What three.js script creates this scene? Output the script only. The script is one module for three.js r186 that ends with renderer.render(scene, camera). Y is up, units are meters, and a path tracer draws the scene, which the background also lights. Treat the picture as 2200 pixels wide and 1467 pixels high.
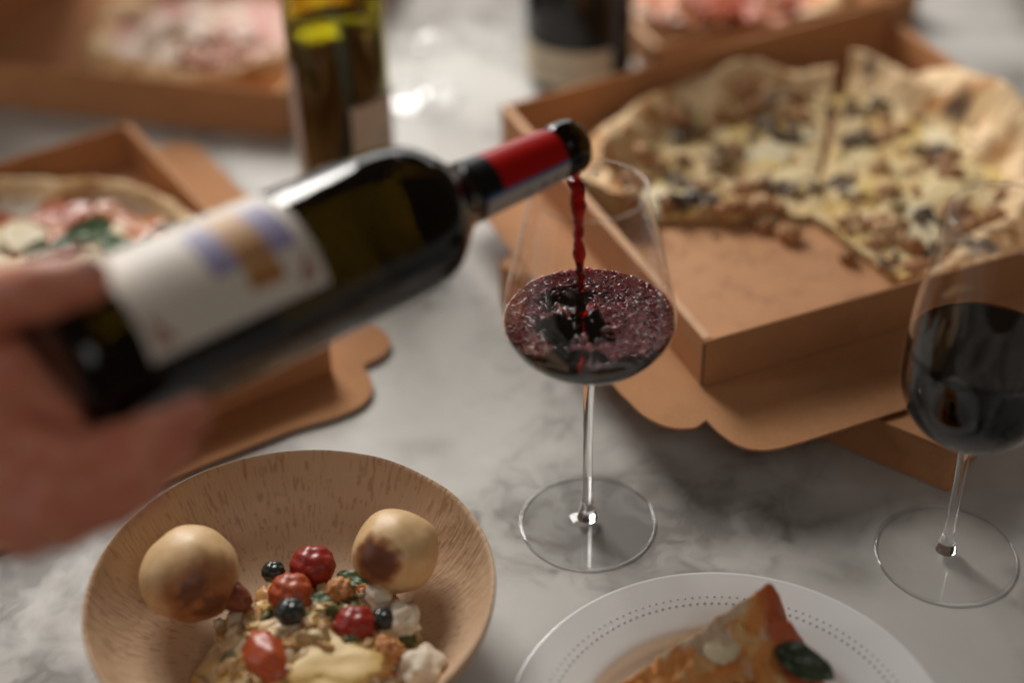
import * as THREE from 'three';
import { mergeGeometries, mergeVertices } from 'three/addons/utils/BufferGeometryUtils.js';
import { MarchingCubes } from 'three/addons/objects/MarchingCubes.js';
import { RoundedBoxGeometry } from 'three/addons/geometries/RoundedBoxGeometry.js';
import { RectAreaLightUniformsLib } from 'three/addons/lights/RectAreaLightUniformsLib.js';
import { createNoise3D } from 'simplex-noise';

// ------------------------------------------------------------------ camera, light, exposure
const V = (x, y, z) => new THREE.Vector3(x, y, z);
const scene = new THREE.Scene();
const camera = new THREE.PerspectiveCamera(23.67, 1.5, 0.05, 20);
camera.position.set(-0.04235, 0.68207, 0.71363);
camera.up.set(0.02792, 0.79516, -0.60575);
camera.lookAt(-0.04235, 0.68207 - 0.60599, 0.71363 - 0.79547);
camera.focus = 0.93;
camera.userData.fStop = 1.65;

const renderer = new THREE.WebGLRenderer();
renderer.toneMapping = THREE.LinearToneMapping;
renderer.toneMappingExposure = 0.83;
renderer.shadowMap.enabled = true;
RectAreaLightUniformsLib.init();

scene.background = new THREE.Color().setRGB(0.060, 0.040, 0.026);      // the dim warm room around the table

// daylit panes out of view at the back and left, plus added front fill
function areaLight(x, y, z, w, h, tx, ty, tz, strength, rgb) {
  const l = new THREE.RectAreaLight(new THREE.Color().setRGB(...rgb), strength, w, h);
  l.position.set(x, y, z); l.lookAt(tx, ty, tz); scene.add(l);
  return l;
}
const UNSEEN_LIGHTS = [
  areaLight(-0.70, 1.35, -1.70, 0.95, 0.95, -0.05, 0.0, -0.1, 21, [1.0, 0.962, 0.91]),  // out of view, lights the table from behind left
  areaLight(-0.3, 0.72, -2.3, 2.6, 0.5, -0.1, 0.1, 0, 1.5, [1.0, 0.98, 0.96]),  // out of view, placed for the bright strip along the bottle
  areaLight(0.5, 1.9, 1.7, 1.6, 0.9, 0, 0.1, 0, 0.48, [1.0, 0.89, 0.77]),  // added fill from behind the camera for hand, label and slice
  areaLight(-1.7, 0.75, 0.12, 0.18, 0.9, 0, 0.1, 0, 4.0, [0.93, 0.97, 1.0]),  // out of view, placed for the upright streaks in the wine glass
];

// ------------------------------------------------------------------ helpers
let seed = 7;
const rnd = () => { seed = (seed * 1664525 + 1013904223) >>> 0; return seed / 4294967296; };
const rr = (a, b) => a + (b - a) * rnd();
const n3 = createNoise3D(rnd);
const fbm = (x, y, z, o = 4) => { let s = 0, a = 0.5; for (let i = 0; i < o; i++) { s += a * n3(x, y, z); x *= 2.03; y *= 2.03; z *= 2.03; a *= 0.5; } return s; };
const clamp = (x, a = 0, b = 1) => Math.min(b, Math.max(a, x));
const sstep = (a, b, x) => { const t = clamp((x - a) / (b - a)); return t * t * (3 - 2 * t); };
const mix = (a, b, t) => a + (b - a) * t;
const mix3 = (a, b, t) => [mix(a[0], b[0], t), mix(a[1], b[1], t), mix(a[2], b[2], t)];
const used = {};
function numbered(n) { const k = used[n] = (used[n] ?? -1) + 1; return k ? `${n}_${String(k).padStart(3, '0')}` : n; }
function tag(o, label, category, group) { o.userData = { label, category }; if (group) o.userData.group = group; return o; }
function thing(name, label, category, pos = [0, 0, 0], turn = 0, group) {
  const o = new THREE.Group(); o.name = numbered(name); o.position.set(...pos); o.rotation.y = turn; scene.add(o);
  return tag(o, label, category, group);
}
function solo(name, geo, mat, label, category, pos = [0, 0, 0], group) {
  const o = new THREE.Mesh(geo, mat); o.name = numbered(name); o.position.set(...pos); scene.add(o);
  return tag(o, label, category, group);
}
function part(parent, name, geo, mat, label) {
  const o = new THREE.Mesh(geo, mat); o.name = name; parent.add(o); if (label) o.userData.label = label; return o;
}
const lin = (r, g, b) => new THREE.Color().setRGB(r, g, b);
const std = (c, rough = 0.8, more = {}) => new THREE.MeshStandardMaterial({ color: lin(...c), roughness: rough, ...more });
const phy = (c, rough, more) => new THREE.MeshPhysicalMaterial({ color: lin(...c), roughness: rough, ...more });

// tileable value noise for textures
function lattice(p, sd) { const a = new Float32Array(p * p); let s = sd * 7919 + 13; for (let i = 0; i < a.length; i++) { s = (s * 1664525 + 1013904223) >>> 0; a[i] = s / 4294967296; } return a; }
const lat = {};
function vn(u, v, p, sd) {
  const L = lat[p + '_' + sd] ??= lattice(p, sd);
  const x = u * p, y = v * p, xi = Math.floor(x), yi = Math.floor(y); let fx = x - xi, fy = y - yi;
  fx = fx * fx * (3 - 2 * fx); fy = fy * fy * (3 - 2 * fy);
  const m = (k) => ((k % p) + p) % p, a = m(xi), b = m(xi + 1), c = m(yi) * p, d = m(yi + 1) * p;
  return mix(mix(L[c + a], L[c + b], fx), mix(L[d + a], L[d + b], fx), fy);
}
function vfbm(u, v, p, o, sd) { let s = 0, a = 0.5, t = 0; for (let i = 0; i < o; i++) { s += a * vn(u, v, p, sd + i); t += a; a *= 0.55; p *= 2; } return s / t; }
function tex(size, fn, srgb, wrap = THREE.RepeatWrapping) {        // fn(u, v) -> [r, g, b] in 0..1
  const d = new Uint8Array(size * size * 4);
  for (let j = 0, k = 0; j < size; j++) for (let i = 0; i < size; i++, k += 4) {
    const c = fn(i / size, j / size);
    for (let q = 0; q < 3; q++) { let v = clamp(c[q]); if (srgb) v = v <= 0.0031308 ? v * 12.92 : 1.055 * Math.pow(v, 1 / 2.4) - 0.055; d[k + q] = Math.round(v * 255); }
    d[k + 3] = 255;
  }
  const t = new THREE.DataTexture(d, size, size); t.wrapS = t.wrapT = wrap; t.magFilter = THREE.LinearFilter;
  if (srgb) t.colorSpace = THREE.SRGBColorSpace; t.needsUpdate = true; return t;
}
const grey = (x) => [x, x, x];
function scaleUV(g, su, sv = su, ou = 0, ov = 0) { const a = g.attributes.uv; for (let i = 0; i < a.count; i++) a.setXY(i, a.getX(i) * su + ou, a.getY(i) * sv + ov); return g; }
function boxUV(g, s) {                                              // uv from the face's own plane, s repeats per metre
  if (g.index) g = g.toNonIndexed();
  const p = g.attributes.position, n = g.attributes.normal, uv = new Float32Array(p.count * 2);
  for (let i = 0; i < p.count; i++) {
    const k = i - (i % 3);
    const nx = Math.abs(n.getX(k) + n.getX(k + 1) + n.getX(k + 2)), ny = Math.abs(n.getY(k) + n.getY(k + 1) + n.getY(k + 2)), nz = Math.abs(n.getZ(k) + n.getZ(k + 1) + n.getZ(k + 2));
    const [a, b] = ny >= nx && ny >= nz ? [p.getX(i), p.getZ(i)] : nx > nz ? [p.getZ(i), p.getY(i)] : [p.getX(i), p.getY(i)];
    uv[2 * i] = a * s; uv[2 * i + 1] = b * s;
  }
  g.setAttribute('uv', new THREE.BufferAttribute(uv, 2)); return g;
}
const lathe = (pts, seg = 96) => new THREE.LatheGeometry(pts.map(([y, r]) => new THREE.Vector2(r, y)), seg);
// smooth a [height, radius] profile with a spline
function smooth(pts, n = 6) {
  const c = new THREE.CatmullRomCurve3(pts.map(([y, r]) => V(y, r, 0)), false, 'centripetal');
  return c.getPoints((pts.length - 1) * n).map((q) => [q.x, Math.max(q.y, 0)]);
}
function colored(g, fn) { const p = g.attributes.position, a = new Float32Array(p.count * 3); for (let i = 0; i < p.count; i++) a.set(fn(p.getX(i), p.getY(i), p.getZ(i), i), 3 * i); g.setAttribute('color', new THREE.BufferAttribute(a, 3)); return g; }
// a lumpy ball: icosphere pushed in and out by noise
function lump(r, detail, freq, amp, sq = [1, 1, 1], off = 0, oct = 3) {
  let g = new THREE.IcosahedronGeometry(1, detail); g.deleteAttribute('normal'); g.deleteAttribute('uv'); g = mergeVertices(g, 1e-5);
  const p = g.attributes.position;
  for (let i = 0; i < p.count; i++) {
    const x = p.getX(i), y = p.getY(i), z = p.getZ(i), k = r * (1 + amp * fbm(x * freq + off, y * freq - off, z * freq + 2 * off, oct));
    p.setXYZ(i, x * k * sq[0], y * k * sq[1], z * k * sq[2]);
  }
  g.computeVertexNormals(); return g;
}

// ------------------------------------------------------------------ materials
const stains = [[0.124, 0.005, 0.05, 0.016, 0.7], [0.15, 0.045, 0.03, 0.02, 0.55], [0.02, 0.022, 0.02, 0.014, 0.4], [0.31, -0.01, 0.012, 0.01, 0.8], [-0.1, -0.07, 0.02, 0.01, 0.35], [0.09, 0.02, 0.03, 0.02, 0.4]];
const marbleMap = tex(1536, (u, v) => {
  const x = u * 1.2 - 0.6, z = v * 1.2 - 0.85;
  const w1 = vfbm(u, v, 6, 5, 3) - 0.5, w2 = vfbm(u, v, 6, 5, 17) - 0.5;
  const f1 = vfbm(u, v, 48, 3, 133) - 0.5, f2 = vfbm(u, v, 48, 3, 143) - 0.5, uu = u + 0.09 * w1 + 0.02 * f1, vv = v + 0.09 * w2 + 0.02 * f2;
  const cloud = 0.5 + 0.55 * fbm(uu * 5, vv * 5, 1.3, 5), fine = 0.5 + 0.6 * fbm(uu * 30, vv * 30, 4.1, 4), speck = vfbm(u, v, 160, 3, 71);
  const ridge = 1 - Math.abs(2 * vfbm(uu * 1.0, vv, 5, 5, 91) - 1), vein = Math.pow(ridge, 16);
  let t = 0.85 * sstep(0.42, 0.85, cloud) + 0.6 * sstep(0.45, 0.95, fine) * sstep(0.35, 0.6, cloud) + 0.2 * sstep(0.45, 0.8, 0.5 + 0.6 * fbm(uu * 75, vv * 75, 9.2, 3)) * sstep(0.38, 0.62, cloud) + 0.5 * vein * sstep(0.35, 0.6, vfbm(u, v, 9, 3, 111));
  for (const [sx, sz, rx, rz, k] of stains) { const a = (x - sx + 0.03 * w2) / rx, b = (z - sz + 0.03 * w1) / rz; t += k * Math.exp(-(a * a + b * b)) * (0.5 + fine); }
  t = clamp(t, 0, 1.5) + 0.1 * (speck - 0.5);
  return mix3([0.54, 0.522, 0.488], [0.19, 0.175, 0.155], clamp(t * 0.95));
}, true, THREE.MirroredRepeatWrapping);
const marbleRough = tex(512, (u, v) => grey(0.5 + 0.3 * (vfbm(u, v, 12, 4, 5) - 0.5) + 0.12 * vfbm(u, v, 120, 2, 9)), false, THREE.MirroredRepeatWrapping);
const MARBLE = new THREE.MeshStandardMaterial({ map: marbleMap, roughness: 1, roughnessMap: marbleRough });

const kraftMap = tex(512, (u, v) => {
  const a = vfbm(u, v, 8, 4, 201), f = vfbm(u * 1, v * 1, 128, 2, 207), fib = vn(u, v * 0.25 + 0.1 * a, 256, 211), fl = vn(u, v, 200, 219);
  const k = 0.9 + 0.16 * (a - 0.5) + 0.14 * (f - 0.5) + 0.1 * (fib - 0.5) - (fl > 0.93 ? 0.18 : 0) + (fl < 0.05 ? 0.12 : 0);
  return [0.56 * k, 0.268 * k, 0.115 * k];
}, true);
const kraftBump = tex(512, (u, v) => grey(0.5 + 0.25 * Math.sin(u * Math.PI * 2 * 40) * (0.6 + 0.4 * vn(u, v, 16, 3)) + 0.4 * (vfbm(u, v, 96, 3, 227) - 0.5)), false);
const KR = 1 / 0.14;                                                // one texture repeat is 14 cm
const KRAFT = new THREE.MeshStandardMaterial({ map: kraftMap, bumpMap: kraftBump, bumpScale: 0.00012, roughness: 0.86 });
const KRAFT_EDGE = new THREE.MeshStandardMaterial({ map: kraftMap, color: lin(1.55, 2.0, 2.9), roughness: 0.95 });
const KRAFT_DARK = std([0.16, 0.085, 0.045], 0.95);
const greaseMap = tex(1024, (u, v) => {                             // the tray's floor: grease marks and specks
  const a = vfbm(u, v, 8, 4, 241), f = vfbm(u, v, 200, 2, 247), g1 = vfbm(u, v, 14, 4, 251), sp = vfbm(u, v, 170, 2, 259);
  const k = 0.93 + 0.16 * (a - 0.5) + 0.12 * (f - 0.5);
  let c = [0.62 * k, 0.31 * k, 0.142 * k];
  c = mix3(c, [0.40, 0.19, 0.085], 0.55 * sstep(0.58, 0.72, g1));
  return mix3(c, [0.13, 0.06, 0.03], 0.85 * sstep(0.80, 0.86, sp));
}, true);
const KRAFT_FLOOR = new THREE.MeshStandardMaterial({ map: greaseMap, roughness: 0.7, bumpMap: kraftBump, bumpScale: 0.00008 });

const GLASS_THIN = phy([1, 1, 1], 0.0, { transmission: 1, thickness: 0, ior: 1.5, specularIntensity: 0.8 });
const GLASS_SOLID = phy([1, 1, 1], 0.0, { transmission: 1, thickness: 0.01, ior: 1.5 });
const WINE = phy([1, 1, 1], 0.0, { transmission: 1, thickness: 0.02, ior: 1.34, attenuationColor: lin(0.42, 0.02, 0.028), attenuationDistance: 0.0036 });
const WINE_STILL = phy([1, 1, 1], 0.0, { transmission: 1, thickness: 0.02, ior: 1.34, specularIntensity: 0.4, attenuationColor: lin(0.42, 0.02, 0.028), attenuationDistance: 0.0036 });
const WINE_STREAM = phy([1, 1, 1], 0.02, { transmission: 1, thickness: 0.005, ior: 1.34, attenuationColor: lin(0.5, 0.022, 0.03), attenuationDistance: 0.003 });
const FOAM = phy([0.44, 0.15, 0.15], 0.7, { transmission: 0.35, thickness: 0, ior: 1.4, specularIntensity: 0.35 });
const BUBBLE = phy([0.9, 0.66, 0.66], 0.0, { transmission: 0.97, thickness: 0, ior: 1.5 });
const BOTTLE_DARK = phy([1, 1, 1], 0.015, { transmission: 1, thickness: 0.003, ior: 1.5, attenuationColor: lin(0.105, 0.078, 0.007), attenuationDistance: 0.0032 });
const BOTTLE_GREEN = phy([1, 1, 1], 0.015, { transmission: 1, thickness: 0.003, ior: 1.5, attenuationColor: lin(0.62, 0.56, 0.03), attenuationDistance: 0.004 });
const BOTTLE_BLACK = phy([0.008, 0.008, 0.007], 0.04, { ior: 1.5 });

// ------------------------------------------------------------------ the table
{
  const g = new RoundedBoxGeometry(3.0, 0.04, 2.3, 3, 0.006); g.translate(0, -0.02, -0.55);
  const p = g.attributes.position, uv = g.attributes.uv;
  for (let i = 0; i < p.count; i++) uv.setXY(i, (p.getX(i) + 0.6) / 1.2, (p.getZ(i) + 0.85) / 1.2 + p.getY(i));
  const o = new THREE.Mesh(g, MARBLE); o.name = 'table_top'; o.userData = { kind: 'structure', label: 'white marble table top with soft grey veining under everything' }; scene.add(o);
}

// ------------------------------------------------------------------ glowing panes of the unseen lights, the added fill behind the camera too
const FRAME = std([0.5, 0.48, 0.45], 0.5);
UNSEEN_LIGHTS.forEach((l, i) => {
  const w = l.width, h = l.height;
  const t = thing('window', ['high square daylit pane out of view beyond the table, lighting it from behind', 'long low daylit pane out of view beyond the table, mirrored along the bottle', 'broad added fill light behind the camera, brightening hand, label and slice', 'narrow daylit pane out of view on the left, mirrored in the glass'][i], 'window');
  t.position.copy(l.position); t.quaternion.copy(l.quaternion); t.rotateY(Math.PI); t.translateZ(-0.02);
  part(t, 'pane', new THREE.PlaneGeometry(w, h), new THREE.MeshStandardMaterial({ color: 0x000000, emissive: lin(1, 0.99, 0.97), emissiveIntensity: 1.6 }));
  const b = [];
  for (const [x, y, a, c] of [[-w / 2 - 0.02, 0, 0.04, h + 0.08], [w / 2 + 0.02, 0, 0.04, h + 0.08], [0, h / 2 + 0.02, w, 0.04], [0, -h / 2 - 0.02, w, 0.04]]) { const g = new THREE.BoxGeometry(a, c, 0.05); g.translate(x, y, 0); b.push(g); }
  part(t, 'frame', mergeGeometries(b), FRAME);
});

// unseen hanging dome, placed out of view to darken the marble at the right
{
  const t = thing('unseen_blocker', 'unseen dark dome above the back of the table, darkening the marble at the right', 'light_blocker', [0.045, 0.43, -0.43]);
  part(t, 'blocker_dome', lathe(smooth([[0, 0.138], [0.03, 0.135], [0.09, 0.108], [0.14, 0.07], [0.16, 0.025], [0.2, 0.02], [0.2, 0.0]], 5).concat(smooth([[0.197, 0.0], [0.157, 0.022], [0.137, 0.067], [0.088, 0.105], [0.03, 0.132], [0, 0.136]], 5)), 64), std([0.03, 0.028, 0.026], 0.45, { side: THREE.DoubleSide }));
  const c = new THREE.CylinderGeometry(0.003, 0.003, 1.2, 10); c.translate(0, 0.8, 0); part(t, 'cord', c, std([0.03, 0.03, 0.03], 0.7));
}

// ------------------------------------------------------------------ cardboard
const zig = (pts, step = 0.0016, amp = 0.00045) => {                // a perforated edge: walk the outline and step in and out
  const out = [];
  for (let i = 0; i < pts.length; i++) {
    const a = pts[i], b = pts[(i + 1) % pts.length], dx = b[0] - a[0], dy = b[1] - a[1], L = Math.hypot(dx, dy), n = Math.max(1, Math.round(L / step));
    for (let k = 0; k < n; k++) { const t = k / n, s = (k % 2 ? 1 : -1) * amp * rr(0.4, 1); out.push([a[0] + dx * t - dy / L * s, a[1] + dy * t + dx / L * s]); }
  }
  return out;
};
function curvy(pts, n = 10) { return new THREE.CatmullRomCurve3(pts.map(([x, y]) => V(x, y, 0)), false, 'centripetal').getPoints((pts.length - 1) * n).map((q) => [q.x, q.y]); }
function board(outline, th) {                                       // outline in (x, z); a flat sheet of board lying with its underside at y = 0
  const s = new THREE.Shape(outline.map(([x, z]) => new THREE.Vector2(x, -z)));
  const g = new THREE.ExtrudeGeometry(s, { depth: th, bevelEnabled: false }); g.rotateX(-Math.PI / 2); scaleUV(g, KR); return g;
}
function slab(w, h, d, x, y, z, rad = 0.0006) { const g = boxUV(new RoundedBoxGeometry(w, h, d, 2, Math.min(rad, 0.45 * Math.min(w, h, d))), KR); g.translate(x, y, z); return g; }
// a tray: local x to the right along the front, local z towards the front; A (the group's origin) is the front left corner
function tray(t, sx, sz, H, o = {}) {
  const th = 0.0022, dbl = 0.0062, y0 = o.y0 ?? 0;
  part(t, 'floor', slab(sx - 0.002, 0.0016, sz - 0.002, sx / 2, y0 + 0.0008, -sz / 2), o.floor ?? KRAFT);
  part(t, 'front_wall', slab(sx, H, th, sx / 2, y0 + H / 2, -th / 2), KRAFT);
  const lw = part(t, 'left_wall', slab(dbl, H - 0.0008, sz - th * 2 - 0.001, dbl / 2 + 0.0004, y0 + H / 2, -sz / 2), KRAFT);
  part(t, 'right_wall', slab(dbl, (o.rightH ?? H) - 0.0008, sz - th * 2 - 0.001, sx - dbl / 2 - 0.0004, y0 + (o.rightH ?? H) / 2, -sz / 2), KRAFT);
  // the back wall may rise towards the right
  const s = new THREE.Shape([[0, 0], [sx, 0], [sx, o.backR ?? H], [0, o.backL ?? H]].map(([x, y]) => new THREE.Vector2(x, y)));
  const g = new THREE.ExtrudeGeometry(s, { depth: th, bevelEnabled: false }); scaleUV(g, KR); g.translate(0, y0, -sz);
  part(t, 'back_wall', g, KRAFT);
  // jagged corner tab where the front wall locks into the side
  const tab = [];
  const n = 24; for (let i = 0; i < n; i++) { const y = (i + 0.5) / n * (H - 0.002); const c = new THREE.BoxGeometry(0.0011, (H / n) * 0.62, 0.0016 + 0.0008 * rnd()); c.translate(-0.0003, y0 + y + 0.001, -0.0006); tab.push(c); }
  part(t, 'perforated_corner', boxUV(mergeGeometries(tab), KR), KRAFT_DARK);
  // folds of the double side wall's top edge, lighter where the paper is creased
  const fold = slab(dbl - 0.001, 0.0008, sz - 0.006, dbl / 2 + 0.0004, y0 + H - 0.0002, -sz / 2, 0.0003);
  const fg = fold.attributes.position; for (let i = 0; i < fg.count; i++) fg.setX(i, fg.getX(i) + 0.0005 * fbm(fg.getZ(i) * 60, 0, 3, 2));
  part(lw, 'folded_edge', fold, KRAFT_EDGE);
}

// lower closed box on the right, turned under the upper one
{
  const t = thing('closed_box', 'closed kraft pizza box lying flat on the marble at the bottom of the right stack', 'box', [-0.0500, 0.0006, -0.2255], -Math.atan2(0.2091, 0.2719));
  const S = 0.343, H = 0.0338;
  part(t, 'body', slab(S, H - 0.0022, S, S / 2, (H - 0.0022) / 2, -S / 2, 0.001), KRAFT);
  part(t, 'lid', slab(S + 0.0012, 0.0018, S + 0.0012, S / 2, H - 0.0011, -S / 2, 0.0006), KRAFT);
  part(t, 'tuck_flap', slab(0.15, 0.0012, 0.02, 0.1, H + 0.0004, -0.013, 0.0004), KRAFT);
}
// upper open box on the right
const boxTurn = 22 * Math.PI / 180, boxR = [0.0762, 0.0372, -0.0797];
const boxW = (x, y, z) => [boxR[0] + x * Math.cos(boxTurn) + z * Math.sin(boxTurn), y, boxR[2] - x * Math.sin(boxTurn) + z * Math.cos(boxTurn)];
{
  const t = thing('open_pizza_box', 'open kraft tray of mushroom pizza, on top of the right stack behind the poured glass', 'box', boxR, boxTurn);
  tray(t, 0.352, 0.326, 0.0358, { floor: KRAFT_FLOOR, backL: 0.0358, backR: 0.052 });
  const o = [[-0.049, -0.30], [-0.049, -0.021], ...curvy([[-0.0485, -0.014], [-0.0455, 0.008], [-0.039, 0.022], [-0.030, 0.0295], [-0.021, 0.0318], [-0.0128, 0.0285]]),
    ...curvy([[-0.0125, 0.030], [-0.0113, 0.042], [-0.0065, 0.057], [0.002, 0.0655], [0.0135, 0.0695], [0.03, 0.0702]]), [0.33, 0.068], [0.342, 0.06], [0.342, -0.30]];
  const g = board(zig(o), 0.0016); g.translate(0, -0.0019, 0);
  part(t, 'folded_lid', g, KRAFT);
}
// open box on the left, under the bottle
const leftTurn = Math.asin(0.531);
{
  const t = thing('open_pizza_box', 'open kraft tray with tomato pizza, on the left behind the poured bottle', 'box', [-0.450, 0.0045, 0.0315], leftTurn);
  tray(t, 0.338, 0.338, 0.0345);
  const o = [[-0.02, -0.30], [-0.02, 0.035], [0.21, 0.036], ...curvy([[0.29, 0.0375], [0.322, 0.0425], [0.3385, 0.0410], [0.3490, 0.034], [0.3555, 0.022], [0.3585, 0.0062]]),
    ...curvy([[0.360, 0.0045], [0.374, 0.0035], [0.3845, -0.0035], [0.389, -0.015], [0.388, -0.035], [0.388, -0.05]]), [0.388, -0.33], [0.378, -0.345], [0, -0.345]];
  const g = board(zig(o), 0.0016); g.translate(0, -0.0021, 0);
  part(t, 'folded_lid', g, KRAFT);
}
// box in the far left corner, with the ham pizza
const farTurn = -15 * Math.PI / 180;
{
  const t = thing('open_pizza_box', 'open kraft tray with pink ham pizza in the far left corner', 'box', [-0.543, 0.0008, -0.5516], farTurn);
  tray(t, 0.33, 0.33, 0.043);
  const lid = slab(0.0022, 0.32, 0.326, 0, 0.16, -0.165); lid.rotateZ(-0.2); lid.translate(-0.002, 0.043, 0);
  part(t, 'unseen_lid', lid, KRAFT);  // lid out of view, leaned in to shade the left of the tray floor
}
// box behind the dark bottle, with the red pizza
{
  const t = thing('open_pizza_box', 'kraft tray with red pizza slices at the back, right of the dark bottle', 'box', [0.088, 0.0008, -0.552], boxTurn);
  tray(t, 0.27, 0.27, 0.03);
}

// ------------------------------------------------------------------ pizza
const breadBump = tex(512, (u, v) => grey(vfbm(u, v, 24, 5, 301)), false);
const PIZZA = new THREE.MeshPhysicalMaterial({ vertexColors: true, roughness: 0.6, bumpMap: breadBump, bumpScale: 0.0014, specularIntensity: 0.7 });
// a piece of pizza: apex, rim circle (centre pc, radius Rc) and angles a0..a1 about the apex, all in (x, z)
function pizzaPiece(apex, pc, Rc, a0, a1, st, nr = 110, na = 220) {
  const outline = (a) => {
    const dx = Math.cos(a), dz = Math.sin(a), ox = apex[0] - pc[0], oz = apex[1] - pc[1], b = ox * dx + oz * dz, c = ox * ox + oz * oz - Rc * Rc;
    const R = -b + Math.sqrt(Math.max(1e-9, b * b - c)); return R * (1 + 0.025 * fbm(dx * 2.2 + st.seed, dz * 2.2, 1, 3));
  };
  const rim = (x, z) => { const dx = x - pc[0], dz = z - pc[1], d = Rc - Math.hypot(dx, dz); const w = st.rimW * (1 + 0.3 * n3(dx * 14 + st.seed, dz * 14, 5)); return [d / w, d]; };
  const hgt = (x, z) => {
    const [q] = rim(x, z), e = Math.exp(-Math.pow((q - 0.62) / 0.52, 2));
    const puff = st.rimH * (0.88 + 0.30 * n3(x * 9 + st.seed, z * 9, 2) + 0.07 * n3(x * 60, z * 60, st.seed));
    const inside = 0.0065 + 0.0042 * fbm(x * 42, z * 42, st.seed, 4);
    return Math.max(0.0035, inside * (1 - 0.6 * e) + puff * e);
  };
  const pos = [], col = [], uv = [], idx = [];
  for (let i = 0; i <= nr; i++) for (let j = 0; j <= na; j++) {
    const a = mix(a0, a1, j / na), r = outline(a) * Math.pow(i / nr, 0.8), edge = 0.0016 * fbm(i * 0.16, j < na / 2 ? 3 : 9, st.seed, 3);
    let x = apex[0] + r * Math.cos(a), z = apex[1] + r * Math.sin(a);
    if (j === 0 || j === na) { x -= Math.sin(a) * edge; z += Math.cos(a) * edge; }
    const fall = i === nr ? 0.35 : i === nr - 1 ? 0.75 : 1;
    pos.push(x, hgt(x, z) * fall, z); uv.push(x * 12, z * 12);
    col.push(...st.color(x, z, rim(x, z)[0], hgt(x, z)));
  }
  const W = na + 1;
  for (let i = 0; i < nr; i++) for (let j = 0; j < na; j++) { const a = i * W + j, b = a + 1, c = a + W, d = c + 1; idx.push(a, b, c, b, d, c); }
  const skirt = (ring) => {                                         // down to the tray
    const base = pos.length / 3;
    ring.forEach((v) => {
      for (const [k, y] of [[0, 1], [1, 0.5], [2, 0]]) { pos.push(pos[3 * v], pos[3 * v + 1] * y + (k === 2 ? 0.0004 : 0), pos[3 * v + 2]); uv.push(uv[2 * v] + k * 0.03, uv[2 * v + 1] + k * 0.03); const c = k ? st.side[k - 1] : [col[3 * v], col[3 * v + 1], col[3 * v + 2]]; const m = 0.85 + 0.4 * n3(pos[3 * v] * 120, k, pos[3 * v + 2] * 120); col.push(c[0] * m, c[1] * m, c[2] * m); }
    });
    for (let k = 0; k < ring.length - 1; k++) for (let q = 0; q < 2; q++) { const a = base + 3 * k + q, b = a + 3; idx.push(a, b, a + 1, b, b + 1, a + 1); }
  };
  skirt([...Array(W).keys()].map((j) => nr * W + na - j).reverse().map((v) => v));
  skirt([...Array(nr + 1).keys()].map((i) => i * W)); skirt([...Array(nr + 1).keys()].map((i) => (nr - i) * W + na));
  const g = new THREE.BufferGeometry();
  g.setAttribute('position', new THREE.Float32BufferAttribute(pos, 3)); g.setAttribute('color', new THREE.Float32BufferAttribute(col, 3)); g.setAttribute('uv', new THREE.Float32BufferAttribute(uv, 2));
  g.setIndex(idx); g.computeVertexNormals();
  return { g, hgt, rim, outline };
}
const DS = { side: THREE.DoubleSide };
PIZZA.side = THREE.DoubleSide;
const CHAR = [[0.0436, -0.3966, 0.011], [0.3016, -0.379, 0.014], [0.2762, -0.1904, 0.014], [0.3104, -0.2813, 0.010], [0.247, -0.440, 0.006], [0.021, -0.300, 0.006]];   // the darkest blisters: x, z, radius
function crustColor(x, z, q, s) {
  const b = fbm(x * 22 + s, z * 22, 8, 4), ch = n3(x * 30 - s, z * 30, 4) + 0.3 * n3(x * 80, z * 80, s);
  let c = mix3([0.84, 0.60, 0.34], [0.58, 0.30, 0.11], sstep(-0.1, 0.35, b));
  c = mix3(c, [0.10, 0.045, 0.022], 0.92 * sstep(0.66, 0.9, ch));
  for (const [cx, cz, cr] of CHAR) c = mix3(c, [0.07, 0.03, 0.016], 0.95 * sstep(cr, cr * 0.45, Math.hypot(x - cx, z - cz) + 0.003 * n3(x * 200, z * 200, 1)));
  return c;
}
function mushroomColor(x, z, q) {
  const a = fbm(x * 26, z * 26, 1, 4), b = fbm(x * 38 + 9, z * 38, 3, 4), c2 = fbm(x * 75, z * 75, 7, 3);
  let c = mix3([0.82, 0.62, 0.33], [0.78, 0.53, 0.18], sstep(-0.1, 0.3, a));
  c = mix3(c, [0.52, 0.27, 0.10], 0.7 * sstep(0.1, 0.4, b)); c = mix3(c, [0.76, 0.64, 0.42], 0.8 * sstep(0.15, 0.35, c2));
  c = mix3(c, [0.25, 0.26, 0.06], 0.4 * sstep(0.34, 0.5, fbm(x * 60 + 3, z * 60, 2, 3)));
  return mix3(crustColor(x, z, q, 3), c, sstep(1.0, 1.5, q));
}
function hamColor(x, z, q) {
  const a = fbm(x * 20, z * 20, 11, 4), b = fbm(x * 34 + 5, z * 34, 3, 4);
  let c = mix3([0.72, 0.55, 0.42], [0.62, 0.30, 0.25], sstep(-0.15, 0.15, a)); c = mix3(c, [0.75, 0.66, 0.56], 0.8 * sstep(0.1, 0.3, b));
  return mix3(crustColor(x, z, q, 5), c, sstep(0.9, 1.3, q));
}
function tomatoColor(x, z, q) {
  const a = fbm(x * 24, z * 24, 21, 4), b = fbm(x * 20 + 5, z * 20, 13, 3);
  let c = mix3([0.50, 0.10, 0.03], [0.62, 0.23, 0.07], sstep(-0.2, 0.3, a)); c = mix3(c, [0.74, 0.68, 0.56], 0.9 * sstep(0.1, 0.26, b));
  return mix3(crustColor(x, z, q, 7), c, sstep(0.9, 1.25, q));
}
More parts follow.
